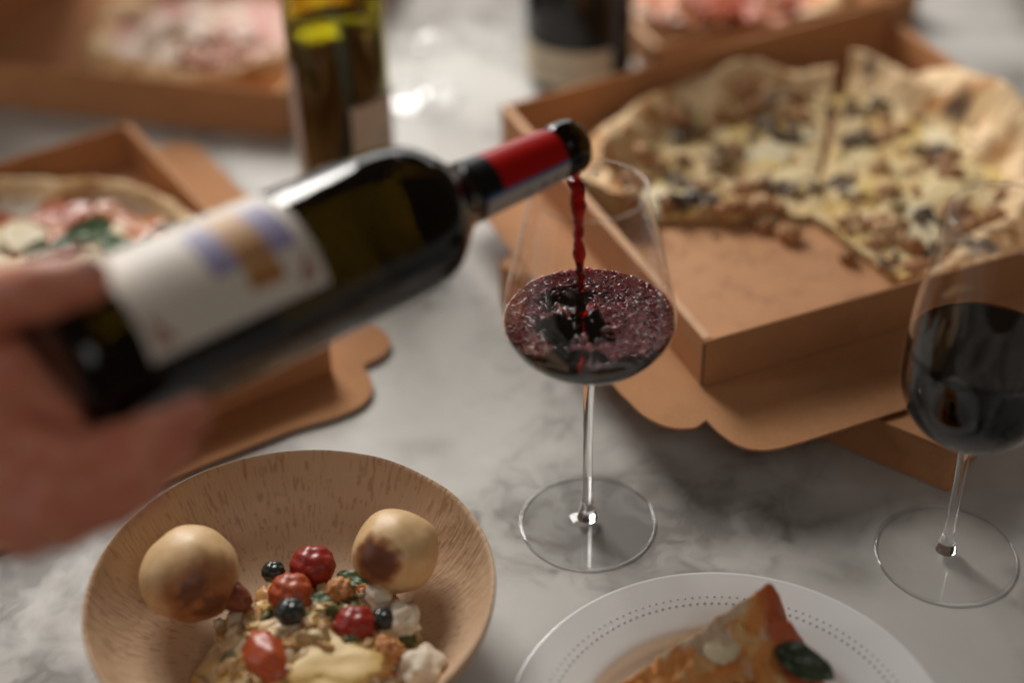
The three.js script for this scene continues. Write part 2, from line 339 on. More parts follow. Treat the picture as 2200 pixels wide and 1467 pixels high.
// toppings
const SAUSAGE = [[0.52, 0.27, 0.12], [0.40, 0.19, 0.08], [0.62, 0.39, 0.20]].map((c) => phy(c, 0.6, { bumpMap: breadBump, bumpScale: 0.0008, specularIntensity: 0.6 }));
const crumbs = [0, 1, 2, 3, 4, 5].map((i) => { const g = lump(1, 5, 1.9, 0.6, [1, 0.75, 0.9], 10 + 3.7 * i); g.setAttribute('uv', new THREE.Float32BufferAttribute([...Array(g.attributes.position.count)].flatMap((_, k) => [g.attributes.position.getX(k) * 0.2, g.attributes.position.getZ(k) * 0.2]), 2)); return g; });
const MUSH = [[0.17, 0.12, 0.08], [0.28, 0.19, 0.11], [0.10, 0.075, 0.055]].map((c) => phy(c, 0.5, { specularIntensity: 0.6 }));
const mushGeo = [0, 1, 2, 3].map((k) => {                           // a thin curled mushroom slice: cap and stalk in outline, bent
  const s = new THREE.Shape(curvy([[-1, 0.1], [-0.9, 0.55], [-0.4, 0.95], [0.1, 1], [0.6, 0.85], [0.98, 0.4], [0.95, 0.05], [0.6, 0.12], [0.25, 0.02], [0.2, -0.6], [0.02, -0.75], [-0.2, -0.6], [-0.22, 0], [-0.6, 0.12]], 3).map(([x, y]) => new THREE.Vector2(x, y)));
  const g = new THREE.ExtrudeGeometry(s, { depth: 0.16, bevelEnabled: true, bevelThickness: 0.04, bevelSize: 0.04, bevelSegments: 1, steps: 1 }); g.rotateX(-Math.PI / 2);
  const p = g.attributes.position; for (let i = 0; i < p.count; i++) { const x = p.getX(i), z = p.getZ(i); p.setY(i, p.getY(i) + 0.38 * x * x * (k % 2 ? 1 : -0.6) + 0.3 * z * z * (k > 1 ? -1 : 0.7) + 0.15 * n3(x, z, k)); }
  g.computeVertexNormals(); return g;
});
const CHEESE = [[0.80, 0.64, 0.34], [0.76, 0.55, 0.20], [0.82, 0.70, 0.46]].map((c) => phy(c, 0.42, { specularIntensity: 0.7 }));
const cheeseGeo = [0, 1, 2].map((k) => lump(1, 5, 1.2, 0.5, [1, 0.17, 0.8], 40 + 5 * k));
const HERB = std([0.06, 0.13, 0.025], 0.6, DS);
const herbGeo = (() => { const s = new THREE.Shape(curvy([[0, -1], [0.5, -0.5], [0.62, 0.1], [0.3, 0.6], [0, 1], [-0.35, 0.6], [-0.6, 0.1], [-0.5, -0.5], [0, -1]], 4).map(([x, y]) => new THREE.Vector2(x, y))); const g = new THREE.ExtrudeGeometry(s, { depth: 0.05, bevelEnabled: false, steps: 1 }); g.rotateX(-Math.PI / 2); const p = g.attributes.position; for (let i = 0; i < p.count; i++) p.setY(i, p.getY(i) + 0.35 * p.getX(i) ** 2 - 0.12 * p.getZ(i) ** 2); g.computeVertexNormals(); return g; })();
function put(parent, name, geo, mat, x, y, z, s, tilt = 0.4) {
  const o = part(parent, name, geo, mat); o.position.set(x, y, z); o.rotation.set(rr(-tilt, tilt), rr(0, 6.28), rr(-tilt, tilt)); o.scale.setScalar(s); return o;
}
function herbs(parent, P, n, box, y0) {                             // chopped parsley: too small and too many to count
  const im = new THREE.InstancedMesh(herbGeo, HERB, n); im.name = 'chopped_herbs'; const m = new THREE.Matrix4(), q = new THREE.Quaternion();
  for (let i = 0; i < n; i++) { const [x, z] = box(); q.setFromEuler(new THREE.Euler(rr(-0.6, 0.6), rr(0, 6.3), rr(-0.6, 0.6))); const s = rr(0.0008, 0.002); m.compose(V(x, P.hgt(x, z) + 0.001, z), q, V(s, s, s * rr(0.8, 1.6))); im.setMatrixAt(i, m); im.setColorAt(i, lin(rr(0.6, 1.4), rr(0.7, 1.5), rr(0.5, 1))); }
  im.userData = { kind: 'stuff' }; parent.add(im);
}
// the mushroom and sausage pizza: two pieces with a cut between them
{
  const py = 0.0392, R = (d) => d * Math.PI / 180;
  const [cx, , cz] = boxW(0.171, 0, -0.166), apex = [0.174, -0.262];
  const st = { seed: 3, rimW: 0.033, rimH: 0.029, color: (x, z, q) => mushroomColor(x, z, q), side: [[0.60, 0.42, 0.20], [0.42, 0.25, 0.11]] };
  const defs = [[181, 284, 'large piece of mushroom and sausage pizza nearest the wine glass', 56, 16, 16], [287.5, 421, 'piece of mushroom and sausage pizza at the right edge of the box', 48, 14, 16]];
  defs.forEach(([a0, a1, label, ns, nm, nc], k) => {
    const t = thing('pizza_piece', label, 'pizza', [0, py, 0], 0);
    const P = pizzaPiece(apex, k ? [cx + 0.010, cz - 0.010] : [cx, cz], k ? 0.172 : 0.167, R(a0), R(a1), st, 150, 320);
    { // the crust rides up over the tray's left and front edges
      const p = P.g.attributes.position;
      for (let i = 0; i < p.count; i++) { const dx = p.getX(i) - boxR[0], dz = p.getZ(i) - boxR[2], lx = dx * Math.cos(boxTurn) - dz * Math.sin(boxTurn), lz = dx * Math.sin(boxTurn) + dz * Math.cos(boxTurn); p.setY(i, p.getY(i) + 0.030 * sstep(0.034, 0.004, lx) + 0.012 * sstep(-0.03, -0.004, lz) + 0.024 * sstep(0.322, 0.346, lx)); }
      P.g.computeVertexNormals();
    }
    part(t, 'crust', P.g, PIZZA);
    const spot = (lo, hi, pad = 0.05) => { for (let q = 0; q < 60; q++) { const a = R(rr(a0 + 3, a1 - 3)), r = P.outline(a) * Math.sqrt(rr(0.02, 0.93)), x = apex[0] + r * Math.cos(a), z = apex[1] + r * Math.sin(a); const d = P.rim(x, z)[0]; if (d > lo && d < hi) return [x, z]; } return [apex[0], apex[1]]; };
    for (let i = 0; i < nc; i++) { const [x, z] = spot(1.25, 99); put(t, 'cheese', cheeseGeo[i % 3], CHEESE[i % 3], x, P.hgt(x, z) - 0.0002, z, rr(0.010, 0.022), 0.15); }
    for (let i = 0; i < nm; i++) { const [x, z] = spot(1.2, 99); put(t, 'mushroom_slice', mushGeo[i % 4], MUSH[i % 3], x, P.hgt(x, z) + 0.0004, z, rr(0.009, 0.0145), 0.3); }
    for (let i = 0; i < ns; i++) { const [x, z] = spot(1.15, 99); put(t, 'sausage_crumble', crumbs[i % 6], SAUSAGE[i % 3], x, P.hgt(x, z) + 0.0002, z, rnd() < 0.4 ? rr(0.007, 0.0115) : rr(0.003, 0.006), 3); }
    if (k === 0) {                                                  // what sits along the cut edge facing the glass
      for (const [x, z, s, m] of [[0.046, -0.268, 0.008, 2], [0.052, -0.263, 0.006, 0], [0.113, -0.266, 0.0085, 0], [0.122, -0.268, 0.009, 1], [0.132, -0.265, 0.0075, 1], [0.098, -0.267, 0.006, 2], [0.142, -0.268, 0.0075, 0], [0.152, -0.266, 0.006, 1]]) put(t, 'sausage_crumble', crumbs[(s * 4000 | 0) % 6], SAUSAGE[m], x, P.hgt(x, z) + 0.003, z, s, 3);
      for (const [x, z, s] of [[0.072, -0.276, 0.011], [0.084, -0.272, 0.009], [0.105, -0.274, 0.01]]) put(t, 'mushroom_slice', mushGeo[(s * 3000 | 0) % 4], MUSH[2], x, P.hgt(x, z) + 0.004, z, s, 0.4);
      put(t, 'cheese', cheeseGeo[0], CHEESE[2], 0.066, P.hgt(0.066, -0.283) + 0.002, -0.283, 0.014, 0.2); put(t, 'cheese', cheeseGeo[1], CHEESE[0], 0.083, P.hgt(0.083, -0.285) + 0.002, -0.285, 0.012, 0.2);
    }
    herbs(t, P, 260, () => spot(1.1, 99));
  });
  // crumbs of sausage fallen on the tray in front of the pizza
  const loose = [['larger sausage crumb lying on the bare tray right of the middle', 0.1545, -0.2405, 0.0085], ['sausage crumb near the tip of the pizza cut', 0.139, -0.252, 0.0062], ['small dark crumb alone on the tray near the wine glass', 0.1035, -0.2475, 0.0026], ['tiny sausage crumb beside the crumb near the cut', 0.147, -0.2445, 0.002], ['sausage crumb close to the right piece at the tray front', 0.191, -0.212, 0.006]];
  loose.forEach(([label, x, z, s], i) => { const o = solo('sausage_crumb', crumbs[i], SAUSAGE[i % 3], label, 'crumb', [x, py + s * 0.55, z]); o.scale.setScalar(s); o.rotation.y = i; });
}
// ham pizza, far left; tomato pizza, left; red pizza, back
const HAM = [[0.56, 0.30, 0.21], [0.68, 0.52, 0.40], [0.46, 0.19, 0.11]].map((c) => phy(c, 0.45, { side: THREE.DoubleSide, transmission: 0.0 }));
function hamSheet(w, d, sd) { const g = new THREE.PlaneGeometry(w, d, 26, 18); g.rotateX(-Math.PI / 2); const p = g.attributes.position; for (let i = 0; i < p.count; i++) { const x = p.getX(i), z = p.getZ(i); p.setXYZ(i, x + 0.006 * n3(x * 40, z * 40, sd), 0.008 * fbm(x * 45, z * 45, sd, 3) + 0.005 * Math.sin(z * 150 + sd + x * 40), z + 0.006 * n3(x * 40, z * 40, sd + 9)); } g.computeVertexNormals(); return g; }
const LEAF = phy([0.05, 0.11, 0.025], 0.45, { side: THREE.DoubleSide });
function leafGeo(sd) { const g = new THREE.PlaneGeometry(2, 2, 14, 18); g.rotateX(-Math.PI / 2); const p = g.attributes.position; for (let i = 0; i < p.count; i++) { const v = p.getZ(i), u = p.getX(i), w = Math.pow(Math.max(0, 1 - v * v), 0.62) * 0.62 * (1 - 0.22 * v); p.setXYZ(i, u * w, 0.28 * Math.abs(u) * w + 0.16 * v * v + 0.1 * n3(u * 1.5, v * 1.5, sd), v); } g.computeVertexNormals(); return g; }
const leaves = [leafGeo(1), leafGeo(4), leafGeo(8)];
{
  const t = thing('ham_pizza', 'pizza topped with folded pink ham, in the far left tray', 'pizza', [0, 0.006, 0]);
  const pc = [-0.304, -0.630], P = pizzaPiece([-0.31, -0.62], pc, 0.118, 0, 2 * Math.PI, { seed: 5, rimW: 0.026, rimH: 0.027, color: (x, z, q) => hamColor(x, z, q), side: [[0.55, 0.36, 0.18], [0.35, 0.2, 0.09]] }, 70, 200);
  part(t, 'crust', P.g, PIZZA);
  for (const [x, z, s] of [[-0.345, -0.572, 1], [-0.31, -0.562, 2], [-0.275, -0.572, 3], [-0.36, -0.60, 4], [-0.30, -0.585, 5], [-0.245, -0.575, 6], [-0.33, -0.62, 7]]) { const o = part(t, 'ham_slice', hamSheet(0.062, 0.042, s * 3.3), HAM[s % 3]); o.position.set(x, P.hgt(x, z) + 0.012, z); o.rotation.y = s; }
}
{
  const t = thing('tomato_pizza', 'pizza with tomato, white cheese and basil in the left tray above the hand', 'pizza', [0, 0.0075, 0]);
  const pc = [-0.392, -0.221], P = pizzaPiece(pc, pc, 0.156, 0, 2 * Math.PI, { seed: 9, rimW: 0.024, rimH: 0.024, color: (x, z, q) => tomatoColor(x, z, q), side: [[0.55, 0.36, 0.18], [0.35, 0.2, 0.09]] }, 80, 220);
  part(t, 'crust', P.g, PIZZA);
  const RED = [[0.52, 0.10, 0.02], [0.60, 0.19, 0.04]].map((c) => phy(c, 0.3, { clearcoat: 0.4, clearcoatRoughness: 0.2 }));
  for (let i = 0; i < 26; i++) { const x = rr(-0.40, -0.262), z = rr(-0.338, -0.285); if (P.rim(x, z)[0] > 0.95) put(t, 'tomato_sauce', cheeseGeo[i % 3], RED[i % 2], x, P.hgt(x, z) + 0.001, z, rr(0.012, 0.024), 0.25); }
  for (let i = 0; i < 9; i++) { const x = rr(-0.44, -0.335), z = rr(-0.300, -0.245); put(t, 'cheese', cheeseGeo[i % 3], CHEESE[2], x, P.hgt(x, z) + 0.003, z, rr(0.018, 0.028), 0.2); }
  for (const [x, z, s] of [[-0.352, -0.297, 0.018], [-0.367, -0.278, 0.016], [-0.33, -0.277, 0.018], [-0.305, -0.262, 0.016], [-0.385, -0.27, 0.015]]) put(t, 'basil_leaf', leaves[(s * 1000 | 0) % 3], LEAF, x, P.hgt(x, z) + 0.011, z, s, 0.4);
}
{
  const t = thing('red_pizza', 'pizza with red ham slices at the back, right of the dark bottle', 'pizza', [0, 0.006, 0]);
  const pc = [0.16, -0.71], P = pizzaPiece(pc, pc, 0.125, 0, 2 * Math.PI, { seed: 13, rimW: 0.022, rimH: 0.02, color: (x, z, q) => tomatoColor(x, z, q), side: [[0.55, 0.36, 0.18], [0.35, 0.2, 0.09]] }, 60, 160);
  part(t, 'crust', P.g, PIZZA);
  const RH = [[0.50, 0.10, 0.035], [0.60, 0.24, 0.12]].map((c) => phy(c, 0.4, DS));
  for (const [x, z, s] of [[0.12, -0.605, 1], [0.15, -0.6, 2], [0.18, -0.605, 3], [0.135, -0.63, 4], [0.17, -0.635, 5], [0.20, -0.63, 6], [0.1, -0.63, 7]]) { const o = part(t, 'ham_slice', hamSheet(0.055, 0.045, s * 2.1), RH[s % 2]); o.position.set(x, P.hgt(x, z) + 0.02, z); o.rotation.y = s; }
}

// ------------------------------------------------------------------ wine glasses
const LEVEL = 0.152;
function bowlShape(RB, HW, CB, up) {                                 // greatest radius, its height, depth of the rounded bottom, then the profile up to the rim
  const out = [];
  for (let i = 0; i <= 26; i++) { const t = i / 26; out.push([HW - CB * Math.cos(t * Math.PI / 2), RB * Math.sin(t * Math.PI / 2)]); }
  out.push(...smooth([[HW - 0.004, RB * Math.sqrt(1 - (0.004 / CB) ** 2)], [HW, RB], ...up], 6).slice(7));
  const R = (h) => { for (let i = 1; i < out.length; i++) if (out[i][0] >= h) { const [p, rp] = out[i - 1], [q, rq] = out[i]; return mix(rp, rq, clamp((h - p) / (q - p || 1))); } return up[up.length - 1][1]; };
  return { out, R, bottom: HW - CB };
}
const WIDE = bowlShape(0.0478, 0.154, 0.030, [[0.166, 0.0466], [0.184, 0.0428], [0.2, 0.0388], [0.218, 0.0345], [0.235, 0.0305]]);
const DEEP = bowlShape(0.0420, 0.133, 0.043, [[0.152, 0.0416], [0.18, 0.0385], [0.21, 0.0342], [0.235, 0.0305]]);
const bowlR = WIDE.R;
function wineGlass(name, label, pos, shape, level, group) {
  const t = thing(name, label, 'wine glass', pos, 0, group);
  const tw = 0.0007, inner = shape.out.filter(([h]) => h > level + 0.0008).map(([h, r]) => [h, r - tw]).reverse();
  part(t, 'bowl', lathe([...shape.out, [0.2354, 0.0303], ...inner], 160), GLASS_THIN);
  const rim = new THREE.TorusGeometry(0.0302, 0.00036, 10, 160); rim.rotateX(Math.PI / 2); rim.translate(0, 0.2354, 0);
  part(t, 'rim', rim, GLASS_SOLID);
  const stem = smooth([[0.0042, 0.0], [0.0045, 0.0062], [0.0068, 0.0058], [0.0105, 0.0047], [0.0135, 0.0040], [0.016, 0.0036], [0.03, 0.0031], [0.06, 0.0029], [0.09, 0.0031], [0.107, 0.0036], [0.115, 0.0046], [0.1205, 0.0065], [0.1228, 0.0082], [0.1236, 0.0]], 5);
  const k = (shape.bottom - 0.016) / 0.108; part(t, 'stem', lathe(stem.map(([h, q]) => [h < 0.016 ? h : 0.016 + (h - 0.016) * k, q]), 64), GLASS_SOLID);
  part(t, 'foot', lathe([[0.0006, 0], [0.0006, 0.0402], [0.0013, 0.0406], [0.0019, 0.0400], ...smooth([[0.0019, 0.0395], [0.0024, 0.02], [0.0032, 0.009], [0.0043, 0.003], [0.0043, 0]], 5)], 128), GLASS_THIN);
  const fr = new THREE.TorusGeometry(0.0404, 0.0006, 8, 160); fr.rotateX(Math.PI / 2); fr.translate(0, 0.00125, 0);
  part(t, 'foot_edge', fr, GLASS_SOLID);
  return t;
}
// wine: follows the bowl, with a rippled top
function wineBody(shape, level, ripple) {
  const pts = shape.out.filter(([h]) => h < level - 0.0006).map(([h, r]) => [Math.max(h, shape.bottom + 0.0016), Math.max(0, r - 0.00095)]);
  pts.push([level - 0.0003, shape.R(level) - 0.00095]);
  pts[0][1] = 0; const R = pts[pts.length - 1][1]; const top = 70;
  pts.push([level + 0.0006, R + 0.0001]);
  for (let i = 1; i <= top; i++) pts.push([level, R * (1 - i / top) * 0.995]);
  const g = lathe(pts, 180), p = g.attributes.position;
  for (let i = 0; i < p.count; i++) if (Math.abs(p.getY(i) - level) < 1e-6) { const x = p.getX(i), z = p.getZ(i), r = Math.hypot(x, z), e = sstep(R, R * 0.9, r); p.setY(i, level + e * ripple(x, z)); }
  const m = mergeVertices((g.deleteAttribute('normal'), g.deleteAttribute('uv'), g), 1e-6); m.computeVertexNormals(); return m;
}
const HIT = [-0.0035, -0.014];
const splash = (x, z) => { const d = Math.hypot(x - HIT[0], z - HIT[1]); return 0.0007 * Math.exp(-d * d / 0.00040) * (0.35 * Math.sin(d * 700) + 1.2 * fbm(x * 90, z * 90, 2, 2)) + 0.00022 * fbm(x * 70, z * 70, 8, 2) - 0.003 * Math.exp(-d * d / 0.00003); };
const main = wineGlass('wine_glass', 'clear stemmed wine glass in the middle being filled from the bottle', [0, 0, 0], WIDE, LEVEL);
const wine = part(main, 'wine', wineBody(WIDE, LEVEL, splash), WINE);
{ // foam: fine froth as one mass, larger bubbles one by one
  const Rw = bowlR(LEVEL) - 0.0014, fineG = new THREE.SphereGeometry(1, 10, 7), place = [];
  const mask = (x, z) => {
    const r = Math.hypot(x, z) / Rw; let k = 0.55 + 0.5 * fbm(x * 55, z * 55, 4, 3);
    k += 0.55 * sstep(0.62, 0.95, r) * (z < 0.02 ? 1 : 0.4);
    k += 0.55 * Math.exp(-((x - 0.022) ** 2 + (z + 0.004) ** 2) / 0.0003) + 0.4 * Math.exp(-((x - 0.012) ** 2 + (z - 0.028) ** 2) / 0.0001);
    k -= 1.1 * Math.exp(-((x + 0.013) ** 2 / 0.00008 + (z - 0.007) ** 2 / 0.00008)) + 1.0 * Math.exp(-((x - 0.001) ** 2 / 0.00004 + (z - 0.002) ** 2 / 0.0002));
    k -= 0.7 * sstep(0.026, 0.036, z) * (x < -0.004 ? 1 : 0.5);
    return k;
  };
  const add = (n, s0, s1, thr, pile) => { for (let i = 0; i < n; i++) { const a = rr(0, 6.2832), r = Rw * Math.sqrt(rnd()), x = r * Math.cos(a), z = r * Math.sin(a), m = mask(x, z); if (m < thr) continue; const s = rr(s0, s1) * (rnd() < 0.15 ? 1.5 : 1); place.push([x, LEVEL + splash(x, z) + s * 0.25 + pile * rnd() * sstep(0.7, 1, r / Rw), z, s]); } };
  add(15000, 0.0002, 0.0004, 0.62, 0.0010);
  const fine = place.length; add(700, 0.0007, 0.0014, 0.5, 0.0005);
  const m = new THREE.Matrix4(), q = new THREE.Quaternion();
  for (const [list, mat, nm] of [[place.slice(0, fine), FOAM, 'froth'], [place.slice(fine), BUBBLE, 'small_bubbles']]) {
  const im = new THREE.InstancedMesh(fineG, mat, list.length); im.name = nm; im.userData = { kind: 'stuff' };
  list.forEach(([x, y, z, s], i) => { m.compose(V(x, y, z), q, V(s, s * 0.85, s)); im.setMatrixAt(i, m); const k = rr(0.55, 1.25); im.setColorAt(i, lin(k, k * rr(0.85, 1.1), k)); });
  wine.add(im);
  }
  const big = new THREE.SphereGeometry(1, 20, 14);
  const bub = (x, z, s, lift = 0.3) => { const o = part(wine, 'bubble', big, BUBBLE); o.position.set(x, LEVEL + s * lift, z); o.scale.set(s, s * 0.9, s); };
  for (let i = 0; i < 64; i++) { const a = rr(3.2, 6.3), s = rr(0.001, 0.0024), r = Rw - s * 0.7; bub(r * Math.cos(a), r * Math.sin(a), s, 0.6); }
  for (const [x, z, s] of [[-0.0165, -0.0395, 0.0029], [-0.0105, -0.0415, 0.0024], [-0.006, -0.0435, 0.0018], [0.0268, -0.0345, 0.0029], [0.031, -0.031, 0.0024], [0.0345, -0.0265, 0.0018], [0.0125, -0.043, 0.0017], [0.0065, -0.0440, 0.0018], [-0.0375, -0.013, 0.0022], [-0.040, -0.004, 0.002]]) bub(x, z, s, 0.55);
  for (let i = 0; i < 170; i++) { const a = rr(0, 6.283), r = Rw * Math.sqrt(rr(0.02, 0.9)), x = r * Math.cos(a), z = r * Math.sin(a); if (mask(x, z) > 0.35) bub(x, z, rr(0.0010, 0.0025), 0.25); }
}
// the second glass on the right, nearer the camera, with still wine
{
  const t = wineGlass('wine_glass', 'out of focus glass of red wine cut off by the right edge of the photo', [0.2075, 0, 0.0355], DEEP, 0.152);
  part(t, 'wine', wineBody(DEEP, 0.152, () => 0), WINE_STILL);
}
// the third glass, far behind, seen by its foot
{
  const t = thing('small_wine_glass', 'small stemmed glass standing far back beside the green bottle', 'wine glass', [-0.113, 0, -0.53]);
  part(t, 'foot', lathe([[0.0006, 0], [0.0006, 0.031], [0.0014, 0.0318], [0.0022, 0.031], [0.0028, 0.015], [0.005, 0.004], [0.005, 0]], 96), GLASS_THIN);
  const fr = new THREE.TorusGeometry(0.0312, 0.0016, 10, 120); fr.rotateX(Math.PI / 2); fr.translate(0, 0.0019, 0); part(t, 'foot_edge', fr, GLASS_SOLID);
  part(t, 'stem', lathe(smooth([[0.0045, 0], [0.0052, 0.0055], [0.012, 0.004], [0.03, 0.0036], [0.048, 0.0042], [0.055, 0.008], [0.056, 0]], 5), 48), GLASS_SOLID);
  part(t, 'bowl', lathe(smooth([[0.055, 0.001], [0.058, 0.012], [0.066, 0.022], [0.08, 0.029], [0.105, 0.031], [0.14, 0.028], [0.165, 0.0245]], 6), 96), GLASS_THIN);
}

// ------------------------------------------------------------------ wine stream
{
  const path = new THREE.CatmullRomCurve3([V(-0.0085, 0.2372, -0.0275), V(-0.0068, 0.2325, -0.0243), V(-0.0056, 0.222, -0.0215), V(-0.005, 0.205, -0.019), V(-0.0045, 0.185, -0.0168), V(-0.0038, 0.165, -0.0148), V(-0.0035, 0.1440, -0.014)]);
  const N = 260, M = 40, pos = [], idx = [];
  for (let i = 0; i <= N; i++) {
    const t = i / N, c = path.getPointAt(t), w = mix(0.0058, 0.0030, sstep(0, 0.45, t)) * (1 + 0.10 * Math.sin(t * 46) + 0.16 * n3(t * 16, 0, 1)), fl = mix(0.62, 0.85, sstep(0, 0.5, t)), tw = 2.6 * t + 0.7 * Math.sin(t * 14) + 0.4 * n3(t * 7, 4, 2), wob = 0.00035 * n3(t * 14, 7, 3);
    for (let j = 0; j < M; j++) {
      const a = j / M * Math.PI * 2, k = w * (1 + 0.13 * Math.cos(2 * a + 9 * t) + 0.07 * n3(Math.cos(a) * 1.2, Math.sin(a) * 1.2, t * 18)), x = k * Math.cos(a), z = k * Math.sin(a) * fl;
      pos.push(c.x + wob + x * Math.cos(tw) - z * Math.sin(tw) * (t > 0.12 ? 1 : 0.3), c.y, c.z + x * Math.sin(tw) * (t > 0.12 ? 1 : 0.3) + z * Math.cos(tw));
    }
  }
  for (let i = 0; i < N; i++) for (let j = 0; j < M; j++) { const a = i * M + j, b = i * M + (j + 1) % M; idx.push(a, b, a + M, b, b + M, a + M); }
  const e = pos.length / 3, c0 = path.getPointAt(0), c1 = path.getPointAt(1); pos.push(c0.x, c0.y, c0.z, c1.x, c1.y, c1.z);
  for (let j = 0; j < M; j++) { const k = (j + 1) % M; idx.push(e, k, j, e + 1, N * M + j, N * M + k); }
  const g = new THREE.BufferGeometry(); g.setAttribute('position', new THREE.Float32BufferAttribute(pos, 3)); g.setIndex(idx); g.computeVertexNormals();
  solo('wine_stream', g, WINE_STREAM, 'twisting thin stream of red wine falling from the bottle mouth into the glass', 'wine stream');
  // drops clinging inside the glass
  const dg = lump(1, 2, 1, 0.1, [1, 1.15, 0.6], 3);
  for (const [a, h, s] of [[-0.9, 0.221, 0.0009], [-0.62, 0.214, 0.0007], [-0.55, 0.205, 0.0006], [-1.4, 0.225, 0.0008], [1.9, 0.196, 0.0006], [2.3, 0.211, 0.0006]]) { const r = 0.0305 + (0.235 - h) * 0.24 - 0.0011; const o = part(main, 'droplet', dg, GLASS_SOLID); o.position.set(r * Math.cos(a), h, r * Math.sin(a)); o.scale.setScalar(s); }
}

// ------------------------------------------------------------------ bottles
const bProf = [[0, 0.026], [0.0006, 0.031], [0.004, 0.0362], [0.010, 0.0376], [0.02, 0.0378], [0.06, 0.0378], [0.1, 0.0378], [0.15, 0.0378], [0.176, 0.0378], [0.191, 0.0370], [0.2015, 0.0345], [0.209, 0.0300], [0.2155, 0.0248], [0.2215, 0.0200], [0.2275, 0.0170], [0.235, 0.0157], [0.27, 0.0147], [0.294, 0.0137]];
const bOuter = smooth(bProf, 4);
const wallT = (h) => h < 0.182 ? 0.0028 : 0.0032;
function bottleGlass(outer, top, lipR) {
  const inner = outer.filter(([h]) => h > 0.012).map(([h, r]) => [h, r - wallT(h)]);
  const lip = [[top - 0.0145, lipR - 0.0012], [top - 0.0138, lipR], [top - 0.0025, lipR], [top - 0.0008, lipR - 0.0007], [top, lipR - 0.0022], [top - 0.0006, lipR - 0.0042], [top - 0.004, lipR - 0.0047]];
  return lathe([[0.004, 0], [0.0035, 0.012], [0, 0.026], ...outer.slice(1), ...lip, ...inner.reverse(), [0.0135, 0.030], [0.016, 0.012], [0.018, 0]], 128);
}
function canvasTex(w, h, draw) { const c = document.createElement('canvas'); c.width = w; c.height = h; draw(c.getContext('2d'), w, h); const t = new THREE.CanvasTexture(c); t.colorSpace = THREE.SRGBColorSpace; return t; }
// a sleeve of paper round the bottle: u along the axis, v round it (angle a0..a1 measured from local +z towards local +x)
function sleeve(h0, h1, a0, a1, rad, n = 60, m = 24, th = 0.0001) {
  const pos = [], uv = [], idx = [];
  for (const q of [0, 1]) for (let i = 0; i <= m; i++) for (let j = 0; j <= n; j++) { const h = mix(h0, h1, i / m), a = mix(a0, a1, j / n), r = rad(h) + (q ? 0 : th); pos.push(r * Math.sin(a), h, r * Math.cos(a)); uv.push(i / m, 1 - j / n); }
  const W = n + 1, O = (m + 1) * W;
  for (let i = 0; i < m; i++) for (let j = 0; j < n; j++) { const a = i * W + j, b = a + 1, c = a + W, d = c + 1; idx.push(a, b, c, b, d, c, O + a, O + c, O + b, O + b, O + c, O + d); }
  for (let i = 0; i < m; i++) for (const j of [0, n]) { const a = i * W + j, c = a + W; j ? idx.push(a, O + a, c, c, O + a, O + c) : idx.push(a, c, O + a, c, O + c, O + a); }
  for (let j = 0; j < n; j++) for (const i of [0, m]) { const a = i * W + j, b = a + 1; i ? idx.push(a, b, O + a, b, O + b, O + a) : idx.push(a, O + a, b, b, O + a, O + b); }
  const g = new THREE.BufferGeometry(); g.setAttribute('position', new THREE.Float32BufferAttribute(pos, 3)); g.setAttribute('uv', new THREE.Float32BufferAttribute(uv, 2)); g.setIndex(idx); g.computeVertexNormals(); return g;
}
const outerR = (h) => { for (let i = 1; i < bOuter.length; i++) if (bOuter[i][0] >= h) { const [a, ra] = bOuter[i - 1], [b, rb] = bOuter[i]; return mix(ra, rb, (h - a) / (b - a || 1)); } return bOuter[bOuter.length - 1][1]; };
